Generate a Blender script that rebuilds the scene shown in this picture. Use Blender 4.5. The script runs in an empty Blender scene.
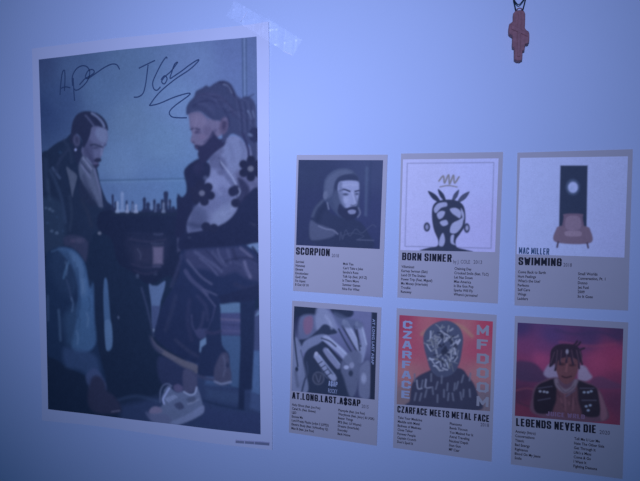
import bpy, math
import numpy as np

# ------------------------------------------------------------------ camera, lamp, ambient, exposure
SC = bpy.context.scene
COL = SC.collection
Z0 = 1.55                      # height of the eye above the floor
DIST = 0.5546                  # eye to wall
ROT = np.array([[0.9611377, -0.27470632, -0.02740006],
                [0.27570868, 0.9602145, 0.04441665],
                [0.0141084, -0.05024495, 0.99863727]])   # columns: right, forward, up
cam_data = bpy.data.cameras.new('camera')
cam_data.lens = 520.0 / 640.0 * 36.0
cam_data.sensor_width = 36.0
cam_data.clip_start = 0.01
cam = bpy.data.objects.new('camera', cam_data)
COL.objects.link(cam)
from mathutils import Matrix, Vector
M4 = Matrix.Identity(4)
for r in range(3):
    M4[r][0] = ROT[r, 0]; M4[r][1] = ROT[r, 2]; M4[r][2] = -ROT[r, 1]
M4[0][3], M4[1][3], M4[2][3] = 0.0, -DIST, Z0
cam.matrix_world = M4
SC.camera = cam

world = bpy.data.worlds.new('room_dusk')
SC.world = world
world.use_nodes = True
world.node_tree.nodes['Background'].inputs[0].default_value = (0.0, 0.32, 1.0, 1)
world.node_tree.nodes['Background'].inputs[1].default_value = 0.088

LAMP_POS = np.array([-0.0284, -1.0005, Z0 + 0.1022])
LAMP_SPREAD = 0.6605         # tangent of the lamp's half spread
LAMP_DIR = np.array([-0.1976, 1.0, -0.0037]); LAMP_DIR /= np.linalg.norm(LAMP_DIR)
lamp_data = bpy.data.lights.new('blue_lamp', 'AREA')
lamp_data.shape = 'DISK'; lamp_data.size = 0.05
lamp_data.energy = 1.56
lamp_data.spread = 2 * math.atan(LAMP_SPREAD)
lamp_data.color = (0.400, 0.471, 1.0)
lamp = bpy.data.objects.new('blue_lamp', lamp_data)
COL.objects.link(lamp)
lamp.location = LAMP_POS
lamp.rotation_euler = Vector(LAMP_DIR).to_track_quat('-Z', 'Y').to_euler()

SC.view_settings.view_transform = 'Standard'
SC.view_settings.look = 'None'
SC.view_settings.exposure = 0.0
SC.view_settings.gamma = 1.0
SC.view_settings.use_curve_mapping = False

# ------------------------------------------------------------------ colour reading and layout helpers
def lin(c):
    c = np.asarray(c, float) / 255.0
    return np.where(c < .04045, c / 12.92, ((c + .055) / 1.055) ** 2.4)

def wall_xz(px, py):
    """layout sketch units -> metres on the wall (x, z measured from eye height)"""
    px = np.asarray(px, float); py = np.asarray(py, float)
    a = (px - 320) / 520.0; b = (240.5 - py) / 520.0
    d = [ROT[i, 0] * a + ROT[i, 1] + ROT[i, 2] * b for i in range(3)]
    return d[0] / d[1] * DIST, d[2] / d[1] * DIST

def sketch_xy(x, z):
    """metres on the wall -> layout sketch units"""
    x = np.asarray(x, float); z = np.asarray(z, float)
    c = [ROT[0, i] * x + ROT[1, i] * DIST + ROT[2, i] * z for i in range(3)]
    return 320 + 520 * c[0] / c[1], 240.5 - 520 * c[2] / c[1]

def white_at(x, z):
    """how a white sheet reads at a wall point under the lamp: used to take the lamp OUT of a colour reading"""
    vx = x - LAMP_POS[0]; vy = -LAMP_POS[1]; vz = z - (LAMP_POS[2] - Z0)
    r = math.sqrt(vx * vx + vy * vy + vz * vz)
    ca = max(1e-3, (vx * LAMP_DIR[0] + vy * LAMP_DIR[1] + vz * LAMP_DIR[2]) / r)
    g = ca * (vy / r) / r ** 2 * vy ** 2 * max(0, 1 - math.sqrt(max(0, 1 - ca * ca)) / ca / LAMP_SPREAD)
    return np.array([.5544, .6523, 1.3885]) * g + np.array([.001, .0282, .0882])

def pigment(rgb, px, py):
    x, z = wall_xz(px, py)
    return np.clip(lin(rgb) / white_at(float(x), float(z)), 0.004, 0.92)

# ------------------------------------------------------------------ materials
def nodes_of(m):
    m.use_nodes = True
    return m.node_tree.nodes, m.node_tree.links

def mat(name, rgb, rough=.7, spec=.2, mottle=0.0, scale=60, bump=0.0, bscale=300):
    m = bpy.data.materials.new(name)
    n, l = nodes_of(m)
    b = n['Principled BSDF']
    b.inputs['Roughness'].default_value = rough
    b.inputs['Specular IOR Level'].default_value = spec
    b.inputs['Base Color'].default_value = (*rgb, 1)
    tc = n.new('ShaderNodeTexCoord')
    if mottle:
        t = n.new('ShaderNodeTexNoise'); t.inputs['Scale'].default_value = scale; t.inputs['Detail'].default_value = 5
        l.new(tc.outputs['Object'], t.inputs['Vector'])
        mx = n.new('ShaderNodeMix'); mx.data_type = 'RGBA'
        mx.inputs[6].default_value = (*[c * (1 - mottle) for c in rgb], 1)
        mx.inputs[7].default_value = (*[min(1, c * (1 + mottle)) for c in rgb], 1)
        l.new(t.outputs['Fac'], mx.inputs[0]); l.new(mx.outputs[2], b.inputs['Base Color'])
    if bump:
        t = n.new('ShaderNodeTexNoise'); t.inputs['Scale'].default_value = bscale; t.inputs['Detail'].default_value = 6
        l.new(tc.outputs['Object'], t.inputs['Vector'])
        bp = n.new('ShaderNodeBump'); bp.inputs['Strength'].default_value = bump; bp.inputs['Distance'].default_value = .0008
        l.new(t.outputs['Fac'], bp.inputs['Height']); l.new(bp.outputs['Normal'], b.inputs['Normal'])
    return m

def print_mat(name, grain=.06):
    m = bpy.data.materials.new(name)
    n, l = nodes_of(m)
    b = n['Principled BSDF']
    b.inputs['Roughness'].default_value = .65
    b.inputs['Specular IOR Level'].default_value = .08
    a = n.new('ShaderNodeAttribute'); a.attribute_name = 'ink'
    tc = n.new('ShaderNodeTexCoord')
    t = n.new('ShaderNodeTexNoise'); t.inputs['Scale'].default_value = 900; t.inputs['Detail'].default_value = 3
    l.new(tc.outputs['Object'], t.inputs['Vector'])
    mr = n.new('ShaderNodeMapRange'); mr.inputs[3].default_value = 1 - grain * 2; mr.inputs[4].default_value = 1 + grain * 2
    l.new(t.outputs['Fac'], mr.inputs[0])
    v = n.new('ShaderNodeVectorMath'); v.operation = 'SCALE'
    l.new(a.outputs['Color'], v.inputs[0]); l.new(mr.outputs[0], v.inputs['Scale'])
    l.new(v.outputs[0], b.inputs['Base Color'])
    return m

WALL_PAINT = mat('pale_blue_wall_paint', (.665, .755, .82), .8, .12, .025, 9, .25, 420)
PAPER = mat('white_poster_paper', (.80, .80, .79), .7, .1, .02, 40)
KRAFT = mat('warm_grey_card_stock', (.62, .565, .50), .7, .1, .03, 50)
INK = mat('black_print_ink', (.022, .024, .03), .6, .12)
INK_SOFT = mat('grey_print_ink', (.16, .15, .15), .6, .12)
PEN = mat('black_marker_ink', (.065, .105, .165), .5, .15)
TEAL_INK = mat('teal_print_ink', (.09, .16, .22), .6, .1)
PALE_INK = mat('pale_print_ink', (.52, .56, .58), .6, .1)
CREAM_INK = mat('cream_print_ink', (.55, .50, .42), .6, .1)
ROSE_INK = mat('rose_print_ink', (.44, .24, .27), .6, .1)
PRINT = print_mat('printed_picture_ink')
WOOD = mat('reddish_carved_wood', (.32, .145, .135), .6, .25, .4, 300, .6, 500)
CORD = mat('black_waxed_cord', (.008, .014, .016), .5, .3)
STEEL = mat('steel_nail', (.4, .4, .4), .35, .5)

def tape_mat():
    m = bpy.data.materials.new('clear_tape_film')
    n, l = nodes_of(m)
    out = n['Material Output']; n.remove(n['Principled BSDF'])
    tr = n.new('ShaderNodeBsdfTransparent'); tr.inputs[0].default_value = (.97, .97, .97, 1)
    df = n.new('ShaderNodeBsdfDiffuse'); gl = n.new('ShaderNodeBsdfGlossy'); gl.inputs['Roughness'].default_value = .4
    gl.inputs['Color'].default_value = (.04, .04, .04, 1)
    tc = n.new('ShaderNodeTexCoord'); t = n.new('ShaderNodeTexNoise')
    t.inputs['Scale'].default_value = 110; t.inputs['Detail'].default_value = 3
    l.new(tc.outputs['Object'], t.inputs['Vector'])
    mr = n.new('ShaderNodeMapRange'); mr.inputs[1].default_value = .35; mr.inputs[2].default_value = .7
    mr.inputs[3].default_value = .035; mr.inputs[4].default_value = .075
    cb = n.new('ShaderNodeCombineColor')
    l.new(t.outputs['Fac'], mr.inputs[0])
    for i in range(3): l.new(mr.outputs[0], cb.inputs[i])
    l.new(cb.outputs[0], df.inputs[0])
    a1 = n.new('ShaderNodeAddShader'); a2 = n.new('ShaderNodeAddShader')
    l.new(tr.outputs[0], a1.inputs[0]); l.new(df.outputs[0], a1.inputs[1])
    l.new(a1.outputs[0], a2.inputs[0]); l.new(gl.outputs[0], a2.inputs[1]); l.new(a2.outputs[0], out.inputs[0])
    return m
TAPE = tape_mat()
TAPE_HIGHLIGHT = mat('tape_crease_highlight', (.9, .9, .9), .4, .4)  # pale colour paints the highlight along the tape's folds

# ------------------------------------------------------------------ object helpers
def mesh_obj(name, verts, faces, material, parent=None, smooth=False):
    me = bpy.data.meshes.new(name)
    me.from_pydata([tuple(map(float, v)) for v in verts], [], [tuple(map(int, f)) for f in faces])
    me.update()
    if material: me.materials.append(material)
    if smooth: me.polygons.foreach_set('use_smooth', [True] * len(me.polygons))
    o = bpy.data.objects.new(name, me)
    COL.objects.link(o)
    if parent: o.parent = parent
    return o

def thing(name, loc, label, cat, group=None):
    o = bpy.data.objects.new(name, None)
    o.empty_display_size = .02
    COL.objects.link(o)
    o.location = loc
    o['label'] = label; o['category'] = cat
    if group: o['group'] = group
    return o

class Sheet:
    """a sheet of paper on the wall: local u right, v up, from its centre; lift() is its distance off the wall"""
    def __init__(s, name, cx, cz, deg, w, h, label, cat, lift, group=None, edge=None):
        s.cx, s.cz, s.w, s.h = cx, cz, w, h
        s.c, s.s = math.cos(math.radians(deg)), math.sin(math.radians(deg))
        s.edge = edge
        s.gu = np.linspace(-w / 2, w / 2, 33); s.gv = np.linspace(-h / 2, h / 2, 49)
        s.gl = np.array([[lift(u, v) for u in s.gu] for v in s.gv])
        s.root = thing(name, (cx, 0, Z0 + cz), label, cat, group)
        s.root['group'] = group if group else s.root.get('group', '')
        if not group: del s.root['group']
    def local(s, px, py):
        x, z = wall_xz(px, py)
        x = x - s.cx; z = z - s.cz
        return x * s.c + z * s.s, -x * s.s + z * s.c
    def lift(s, u, v):
        a = np.clip((np.asarray(u) + s.w / 2) / s.w * 32, 0, 31.9999); b = np.clip((np.asarray(v) + s.h / 2) / s.h * 48, 0, 47.9999)
        i = a.astype(int); j = b.astype(int); a = a - i; b = b - j; L = s.gl
        return (L[j, i] * (1 - a) + L[j, i + 1] * a) * (1 - b) + (L[j + 1, i] * (1 - a) + L[j + 1, i + 1] * a) * b
    def wall(s, u, v):
        return s.cx + u * s.c - v * s.s, s.cz + u * s.s + v * s.c
    def p3(s, u, v, above):
        """object-space point for (u, v), `above` metres in front of the paper face"""
        return (u * s.c - v * s.s, -(s.lift(u, v) + above), u * s.s + v * s.c)

def grid_paper(sh, name, material, nu, nv, thick=.00022):
    us = np.linspace(-sh.w / 2, sh.w / 2, nu + 1); vs = np.linspace(-sh.h / 2, sh.h / 2, nv + 1)
    V = []; F = []
    N = (nu + 1) * (nv + 1)
    for side in (0, 1):
        for v in vs:
            for u in us:
                uu, vv = (u, v) if not sh.edge else sh.edge(u, v)
                V.append(sh.p3(uu, vv, 0 if side == 0 else -thick))
    idx = lambda i, j, s: s * N + j * (nu + 1) + i
    for j in range(nv):
        for i in range(nu):
            F.append((idx(i, j, 0), idx(i + 1, j, 0), idx(i + 1, j + 1, 0), idx(i, j + 1, 0)))
            F.append((idx(i, j, 1), idx(i, j + 1, 1), idx(i + 1, j + 1, 1), idx(i + 1, j, 1)))
    for i in range(nu):
        F.append((idx(i, 0, 1), idx(i + 1, 0, 1), idx(i + 1, 0, 0), idx(i, 0, 0)))
        F.append((idx(i, nv, 0), idx(i + 1, nv, 0), idx(i + 1, nv, 1), idx(i, nv, 1)))
    for j in range(nv):
        F.append((idx(0, j, 0), idx(0, j + 1, 0), idx(0, j + 1, 1), idx(0, j, 1)))
        F.append((idx(nu, j, 1), idx(nu, j + 1, 1), idx(nu, j + 1, 0), idx(nu, j, 0)))
    return mesh_obj(name, V, F, material, sh.root)

# ------------------------------------------------------------------ painting a print: ink colours on a fine grid
def spline(pts, closed=True, k=6):
    P = np.array(pts, float); n = len(P); out = []
    rng = range(n) if closed else range(n - 1)
    for i in rng:
        if closed: a, b, c, d = P[(i - 1) % n], P[i], P[(i + 1) % n], P[(i + 2) % n]
        else: a, b, c, d = P[max(i - 1, 0)], P[i], P[i + 1], P[min(i + 2, n - 1)]
        for t in np.arange(k) / k:
            out.append(.5 * ((2 * b) + (-a + c) * t + (2 * a - 5 * b + 4 * c - d) * t * t + (-a + 3 * b - 3 * c + d) * t ** 3))
    if not closed: out.append(P[-1])
    return np.array(out)

class Canvas:
    def __init__(s, sheet, corners, nx, ny, wavy=None, tone=(0, 3, -3)):
        s.sh = sheet
        loc = [sheet.local(*c) for c in corners]          # TL TR BR BL
        a, b = np.meshgrid(np.linspace(0, 1, nx + 1), np.linspace(0, 1, ny + 1))
        tl, tr, br, bl = [np.array(p) for p in loc]
        q = lambda k: (1 - a) * (1 - b) * tl[k] + a * (1 - b) * tr[k] + a * b * br[k] + (1 - a) * b * bl[k]
        s.U, s.V = q(0), q(1)
        if wavy: s.U, s.V = wavy(s.U, s.V, a, b)
        X, Z = sheet.wall(s.U, s.V)
        s.X, s.Y = sketch_xy(X, Z)
        s.img = np.zeros(s.X.shape + (3,)) + .05
        s.nx, s.ny = nx, ny
        s.tone = tone
    def gradient(s, samples, power=3.0):
        W = 0; A = 0
        for (x, y, rgb) in samples:
            w = 1.0 / (((s.X - x) ** 2 + (s.Y - y) ** 2) + 60.0) ** (power / 2)
            W = W + w; A = A + w[..., None] * pigment(rgb, x, y) ** .5
        s.img = (A / W[..., None]) ** 2
    def _box(s, xs, ys, pad):
        m = (s.X > min(xs) - pad) & (s.X < max(xs) + pad) & (s.Y > min(ys) - pad) & (s.Y < max(ys) + pad)
        if not m.any(): return None
        r = np.where(m.any(1))[0]; c = np.where(m.any(0))[0]
        return slice(r[0], r[-1] + 1), slice(c[0], c[-1] + 1)
    def _mix(s, bx, alpha, rgb, px, py, at=None):
        c = pigment([max(v + t, 8) for v, t in zip(rgb, s.tone)], *(at or (px, py))) ** .5
        cur = np.sqrt(s.img[bx])
        s.img[bx] = (cur + (c - cur) * alpha[..., None]) ** 2
    def poly(s, pts, rgb, soft=1.2, alpha=1.0, curve=True, at=None):
        P = spline(pts) if curve else np.array(pts, float)
        bx = s._box(P[:, 0], P[:, 1], soft + 1)
        if bx is None: return
        X, Y = s.X[bx], s.Y[bx]
        dmin = np.full(X.shape, 1e9); inside = np.zeros(X.shape, bool)
        for i in range(len(P)):
            x0, y0 = P[i]; x1, y1 = P[(i + 1) % len(P)]
            dx, dy = x1 - x0, y1 - y0; L = dx * dx + dy * dy + 1e-12
            t = np.clip(((X - x0) * dx + (Y - y0) * dy) / L, 0, 1)
            dmin = np.minimum(dmin, (X - x0 - t * dx) ** 2 + (Y - y0 - t * dy) ** 2)
            if y0 != y1:
                inside ^= ((Y < y0) != (Y < y1)) & (X < dx * (Y - y0) / dy + x0)
        d = np.sqrt(dmin) * np.where(inside, 1, -1)
        s._mix(bx, np.clip(.5 + d / soft, 0, 1) * alpha, rgb, P[:, 0].mean(), P[:, 1].mean(), at)
    def line(s, pts, w, rgb, soft=.8, alpha=1.0, curve=True, at=None):
        P = spline(pts, False) if curve and len(pts) > 2 else np.array(pts, float)
        bx = s._box(P[:, 0], P[:, 1], w + soft + 1)
        if bx is None: return
        X, Y = s.X[bx], s.Y[bx]; dmin = np.full(X.shape, 1e9)
        for i in range(len(P) - 1):
            x0, y0 = P[i]; dx, dy = P[i + 1] - P[i]; L = dx * dx + dy * dy + 1e-12
            t = np.clip(((X - x0) * dx + (Y - y0) * dy) / L, 0, 1)
            dmin = np.minimum(dmin, (X - x0 - t * dx) ** 2 + (Y - y0 - t * dy) ** 2)
        s._mix(bx, np.clip(.5 + (w / 2 - np.sqrt(dmin)) / soft, 0, 1) * alpha, rgb, P[:, 0].mean(), P[:, 1].mean(), at)
    def dot(s, x, y, rx, ry, rgb, soft=1.0, alpha=1.0, ang=0):
        R = max(rx, ry); bx = s._box([x - R, x + R], [y - R, y + R], soft + 1)
        if bx is None: return
        c, n = math.cos(math.radians(ang)), math.sin(math.radians(ang))
        dx, dy = s.X[bx] - x, s.Y[bx] - y
        a = (dx * c + dy * n) / rx; b = (-dx * n + dy * c) / ry
        q = np.sqrt(a * a + b * b)
        s._mix(bx, np.clip(.5 + (1 - q) * min(rx, ry) / soft, 0, 1) * alpha, rgb, x, y)
    def develop(s, blur, grain, seed=1):
        """the softness and grain of a printed photograph"""
        k = np.arange(-4, 5); g = np.exp(-k ** 2 / (2 * blur ** 2)); g /= g.sum()
        for ax in (0, 1):
            pad = np.pad(s.img, [(4, 4) if i == ax else (0, 0) for i in range(3)], mode='edge')
            s.img = sum(w * np.take(pad, range(i, i + s.img.shape[ax]), axis=ax) for i, w in enumerate(g))
        rs = np.random.RandomState(seed); H_, W_ = s.img.shape[:2]; n = 0
        for st, am in ((2, .8), (5, .6), (14, .35)):
            q = rs.normal(size=(H_ // st + 3, W_ // st + 3))
            y = np.arange(H_) / st; x = np.arange(W_) / st; yi = y.astype(int); xi = x.astype(int)
            fy = (y - yi)[:, None]; fx = (x - xi)[None]
            n = n + am * ((q[yi][:, xi] * (1 - fx) + q[yi][:, xi + 1] * fx) * (1 - fy) + (q[yi + 1][:, xi] * (1 - fx) + q[yi + 1][:, xi + 1] * fx) * fy)
        s.img = np.clip(s.img * (1 + grain * n[..., None]) + grain * .02 * n[..., None], .003, .95)
        return s
    def build(s, name, above=.0001):
        nx, ny = s.nx, s.ny
        sh = s.sh
        U, V = s.U.ravel(), s.V.ravel()
        lift = sh.lift(U, V) + above
        co = np.stack([U * sh.c - V * sh.s, -lift, U * sh.s + V * sh.c], 1)
        i, j = np.meshgrid(np.arange(nx), np.arange(ny))
        k = (j * (nx + 1) + i).ravel()
        F = np.stack([k + nx + 1, k + nx + 2, k + 1, k], 1)
        me = bpy.data.meshes.new(name)
        me.vertices.add(len(co)); me.vertices.foreach_set('co', co.ravel().astype(np.float32))
        me.loops.add(F.size); me.loops.foreach_set('vertex_index', F.ravel().astype(np.int32))
        me.polygons.add(len(F)); me.polygons.foreach_set('loop_start', np.arange(0, F.size, 4, dtype=np.int32))
        me.update(calc_edges=True)
        at = me.color_attributes.new('ink', 'FLOAT_COLOR', 'POINT')
        at.data.foreach_set('color', np.concatenate([s.img.reshape(-1, 3), np.ones((len(co), 1))], 1).ravel().astype(np.float32))
        me.materials.append(PRINT)
        me.polygons.foreach_set('use_smooth', [True] * len(me.polygons))
        o = bpy.data.objects.new(name, me)
        COL.objects.link(o); o.parent = sh.root
        return o

# ------------------------------------------------------------------ lettering and pen strokes
_font = {}
def glyph_mesh(txt, weight):
    key = (txt, weight)
    if key not in _font:
        cu = bpy.data.curves.new('lettering', 'FONT')
        cu.body = txt; cu.size = 1; cu.offset = weight; cu.resolution_u = 2
        cu.space_character = 1.0 + weight * 1.5
        ob = bpy.data.objects.new('lettering', cu)
        COL.objects.link(ob)
        me = bpy.data.meshes.new_from_object(ob.evaluated_get(bpy.context.evaluated_depsgraph_get()))
        V = np.array([v.co[:2] for v in me.vertices]); F = [tuple(p.vertices) for p in me.polygons]
        bpy.data.objects.remove(ob); bpy.data.curves.remove(cu); bpy.data.meshes.remove(me)
        _font[key] = (V, F)
    return _font[key]

def words(sh, name, items, material, above=.00018, weight=0.0, slim=None):
    """items: (text, (u, v) baseline start, width or None, cap height, angle)"""
    VV = []; FF = []
    for txt, (u0, v0), width, cap, ang in items:
        V, F = glyph_mesh(txt, weight)
        k = cap / .69
        w = V[:, 0].max() - V[:, 0].min()
        sx = width / w if width else k * slim
        c, n = math.cos(math.radians(ang)), math.sin(math.radians(ang))
        X = (V[:, 0] - V[:, 0].min()) * sx; Y = V[:, 1] * k
        base = len(VV)
        for x, y in zip(X, Y):
            VV.append(sh.p3(u0 + x * c - y * n, v0 + x * n + y * c, above))
        FF += [tuple(base + q for q in f) for f in F]
    return mesh_obj(name, VV, FF, material, sh.root)

CAPS = {  # condensed display capitals: pen paths on a unit box (x 0..1, y 0..1)
 'A': [[(0, 0), (.36, 1), (.64, 1), (1, 0)], [(.16, .3), (.84, .3)]],
 'B': [[(0, 0), (0, 1), (.8, 1), (1, .88), (1, .64), (.82, .53), (0, .53)], [(.82, .53), (1, .42), (1, .13), (.8, 0), (0, 0)]],
 'C': [[(1, .76), (1, .86), (.8, 1), (.2, 1), (0, .86), (0, .14), (.2, 0), (.8, 0), (1, .14), (1, .24)]],
 'D': [[(0, 0), (0, 1), (.75, 1), (1, .84), (1, .16), (.75, 0), (0, 0)]],
 'E': [[(.95, 1), (0, 1), (0, 0), (.95, 0)], [(0, .52), (.82, .52)]],
 'F': [[(.95, 1), (0, 1), (0, 0)], [(0, .5), (.8, .5)]],
 'G': [[(1, .7), (1, .86), (.8, 1), (.2, 1), (0, .86), (0, .14), (.2, 0), (.8, 0), (1, .14), (1, .48), (.55, .48)]],
 'H': [[(0, 0), (0, 1)], [(1, 0), (1, 1)], [(0, .5), (1, .5)]],
 'I': [[(0, 0), (0, 1)]],
 'J': [[(.9, 1), (.9, .14), (.7, 0), (.2, 0), (0, .14), (0, .3)]],
 'L': [[(0, 1), (0, 0), (.9, 0)]],
 'M': [[(0, 0), (0, 1), (.5, .25), (1, 1), (1, 0)]],
 'N': [[(0, 0), (0, 1), (1, 0), (1, 1)]],
 'O': [[(0, .16), (0, .84), (.2, 1), (.8, 1), (1, .84), (1, .16), (.8, 0), (.2, 0), (0, .16)]],
 'P': [[(0, 0), (0, 1), (.8, 1), (1, .86), (1, .58), (.8, .45), (0, .45)]],
 'R': [[(0, 0), (0, 1), (.8, 1), (1, .88), (1, .62), (.8, .5), (0, .5)], [(.62, .5), (1, 0)]],
 'S': [[(1, .74), (1, .87), (.8, 1), (.2, 1), (0, .87), (0, .68), (.2, .55), (.8, .45), (1, .33), (1, .13), (.8, 0), (.2, 0), (0, .13), (0, .27)]],
 'T': [[(0, 1), (1, 1)], [(.5, 1), (.5, 0)]],
 'U': [[(0, 1), (0, .14), (.2, 0), (.8, 0), (1, .14), (1, 1)]],
 'V': [[(0, 1), (.5, 0), (1, 1)]],
 'W': [[(0, 1), (.22, 0), (.5, .8), (.78, 0), (1, 1)]],
 'Z': [[(0, 1), (1, 1), (0, 0), (1, 0)]],
 '.': [[(0, 0), (0, .02)]],
}
CAPS['$'] = CAPS['S'] + [[(.5, -.12), (.5, 1.12)]]
CAPW = {'I': 0, '.': 0, 'M': 1.35, 'W': 1.5, 'E': .85, 'F': .82, 'L': .8}

def cap_word(txt, stroke=.195, body=.285, gap=.09):
    """returns flat verts and faces, cap height 1: body = centre-line width of a normal letter"""
    V, F, x = [], [], stroke / 2
    for ch in txt:
        if ch == ' ': x += .24; continue
        w = body * CAPW.get(ch, 1.0)
        for path in CAPS[ch]:
            pts = [(x + px * w, stroke * .42 + py * (1 - stroke * .84)) for px, py in path]
            for i in range(len(pts) - 1):
                (x0, y0), (x1, y1) = pts[i], pts[i + 1]
                L = math.hypot(x1 - x0, y1 - y0); dx, dy = (x1 - x0) / L, (y1 - y0) / L
                h = stroke / 2 * (1 if abs(dy) > .5 else .84)       # level strokes are a little thinner
                e = h * .80
                b = len(V)
                for sx, sy in ((-1, -1), (1, -1), (1, 1), (-1, 1)):
                    bx_, by_ = (x0 - dx * e, y0 - dy * e) if sx < 0 else (x1 + dx * e, y1 + dy * e)
                    V.append((bx_ - dy * h * sy, by_ + dx * h * sy))
                F.append((b, b + 1, b + 2, b + 3))
        x += w + stroke + gap
    return V, F, x - gap - stroke / 2

def title(sh, name, txt, a, b, cap, material, weight=.03):
    """a, b: sketch positions of the baseline's two ends; cap: cap height in sketch units"""
    u0, v0 = sh.local(*a); u1, v1 = sh.local(*b)
    ut, vt = sh.local(a[0], a[1] - cap)
    if weight < .03 or any(c not in CAPS and c != ' ' for c in txt):
        ang = math.degrees(math.atan2(v1 - v0, u1 - u0))
        return words(sh, name, [(txt, (u0, v0), math.hypot(u1 - u0, v1 - v0), math.hypot(ut - u0, vt - v0), ang)], material, weight=weight)
    V, F, W = cap_word(txt)
    L = math.hypot(u1 - u0, v1 - v0); H = math.hypot(ut - u0, vt - v0); cx, cy = (u1 - u0) / L, (v1 - v0) / L
    out = []
    for k, (x, y) in enumerate(V):
        X, Y = x / W * L, y * H
        out.append(sh.p3(u0 + X * cx - Y * cy, v0 + X * cy + Y * cx, .00018 + (k // 4) % 5 * .000012))
    return mesh_obj(name, out, F, material, sh.root)

def tracks(sh, lines, a, b):
    u0, v0 = sh.local(*a); u1, v1 = sh.local(*b)
    n = len(lines) - 1
    um = (u0 + u1) / 2
    return words(sh, 'track_list', [(t, (um, v0 + (v1 - v0) * i / n), None, .00268, 0) for i, t in enumerate(lines)], INK, slim=.78, weight=.022)

def pen_stroke(sh, pts, width, V, F, above=.00022):
    P = spline([sh.local(*p) for p in pts], False, 8)
    T = np.gradient(P, axis=0); T /= np.linalg.norm(T, axis=1)[:, None] + 1e-12
    base = len(V)
    for (u, v), (tx, ty) in zip(P, T):
        for sgn in (-1, 1):
            V.append(sh.p3(u - ty * sgn * width / 2, v + tx * sgn * width / 2, above))
    for i in range(len(P) - 1):
        b = base + 2 * i
        F.append((b, b + 2, b + 3, b + 1))

# ================================================================== the wall
def box(name, x0, x1, y0, y1, z0, z1, m):
    V = [(x, y, z) for x in (x0, x1) for y in (y0, y1) for z in (z0, z1)]
    F = [(0, 1, 3, 2), (4, 6, 7, 5), (0, 4, 5, 1), (2, 3, 7, 6), (0, 2, 6, 4), (1, 5, 7, 3)]
    o = mesh_obj(name, V, F, m); o['kind'] = 'structure'
    return o
box('wall_back', -2.2, 2.2, 0, .12, 0, 2.6, WALL_PAINT)

# ================================================================== the big poster
def poster_lift(u, v):
    fu, fv = u / .164, v / .2436
    w = .0008 + .0004 * math.sin(5.1 * u / .328 + 3.2 * v / .487 + .6) + .00035 * math.sin(17 * u / .328 - 6 * v / .487)
    w += .0022 * max(0, -fv - .82) ** 1.2 * (1 + .5 * math.sin(fu * 5))        # the lower margin stands away a little
    w += .0022 * max(0, fu - .90) / .1 * max(0, fv - .84) / .16                  # upper right corner pulled by the tape
    w += .0005 * max(0, fu - .80) / .2 * (1 + .4 * math.sin(9 * fv))
    return max(w, .0003)
def poster_edge(u, v):
    fu, fv = u / .164, v / .2436
    # cut edges are a touch uneven
    if abs(fu) > .999: u += .0005 * math.sin(7 * fv + 1)
    if fv < -.999: v += .0012 * math.sin(3.0 * (fu + 1)) - .0012
    if fv > .999: v += .0008 * math.sin(2.6 * (fu + 1))
    return u, v
P = Sheet('wall_poster', -.38113, -.0319, 1.0787, .3281, .48716,
          'large white bordered photo poster of two seated men playing chess, taped to the blue wall', 'poster',
          poster_lift, edge=poster_edge)
grid_paper(P, 'paper_sheet', PAPER, 32, 48)

def poster_wavy(U, V, a, b):
    V = V + .0012 * np.sin(np.pi * a) * (1 - b) - .0006 * np.sin(np.pi * a) * b
    return U, V
C = Canvas(P, [(39.4, 59.8), (256.8, 36.7), (261, 434), (49, 408.8)], 380, 560, poster_wavy, (1, 5, -3))
C.gradient([(42, 64, (46, 62, 106)), (44, 110, (40, 58, 104)), (60, 100, (50, 70, 118)), (75, 70, (62, 84, 132)), (100, 90, (74, 100, 150)),
            (132, 121, (88, 115, 164)), (130, 70, (78, 104, 154)), (160, 140, (94, 124, 176)), (175, 100, (100, 128, 186)), (200, 60, (98, 122, 182)),
            (240, 60, (92, 112, 176)), (232, 50, (90, 110, 172)), (120, 165, (90, 118, 170)), (150, 190, (84, 112, 168)), (110, 195, (76, 102, 156)),
            (180, 195, (84, 116, 172)), (253, 70, (94, 116, 178)), (254, 95, (92, 114, 178))], 3.2)
# mouldings of the pictured wall
C.line([(100, 180.6), (187, 178.6)], .9, (52, 74, 124), 1.2)
C.line([(100, 182.4), (187, 180.4)], .7, (98, 126, 182), 1.2, .6)
C.line([(242.6, 38.6), (243.6, 125)], 1.0, (58, 74, 128), 1.0)
C.line([(244.4, 38.4), (245.2, 125)], .8, (112, 132, 196), 1.0)
C.line([(246.2, 38.2), (247, 125)], 1.0, (60, 76, 130), 1.0)
C.poly([(247.6, 36), (258, 35), (258, 130), (248.4, 130)], (88, 104, 174), 1, .6, False)
# dark room below the table line
C.poly([(40, 214), (120, 214), (188, 212), (262, 240), (264, 440), (40, 420)], (26, 36, 76), 3, 1, False)
# pictured floor, lower right
C.poly([(196, 345), (262, 345), (264, 440), (120, 424), (120, 405), (160, 396)], (36, 46, 94), 8, 1, False)
C.poly([(206, 372), (238, 374), (238, 386), (206, 384)], (56, 76, 134), 5, .8, False)
C.poly([(206, 388), (240, 392), (242, 404), (208, 398)], (48, 62, 112), 5, .5, False)
C.line([(203, 400), (222, 405), (244, 409)], 2.4, (28, 38, 82), 1.6, .9)
C.line([(200, 377), (216, 381), (240, 388)], 1.6, (30, 42, 88), 1.6, .8)
C.poly([(204, 408), (262, 414), (262, 436), (200, 424)], (36, 44, 94), 5, .9, False)
C.poly([(252, 350), (261, 350), (261, 395), (252, 392)], (66, 88, 150), 3, .9, False)
C.poly([(252, 392), (262, 396), (262, 412), (250, 408)], (52, 66, 122), 3, .8, False)
C.line([(118, 400), (138, 396), (160, 402)], 3, (40, 52, 98), 3, .6)

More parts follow.
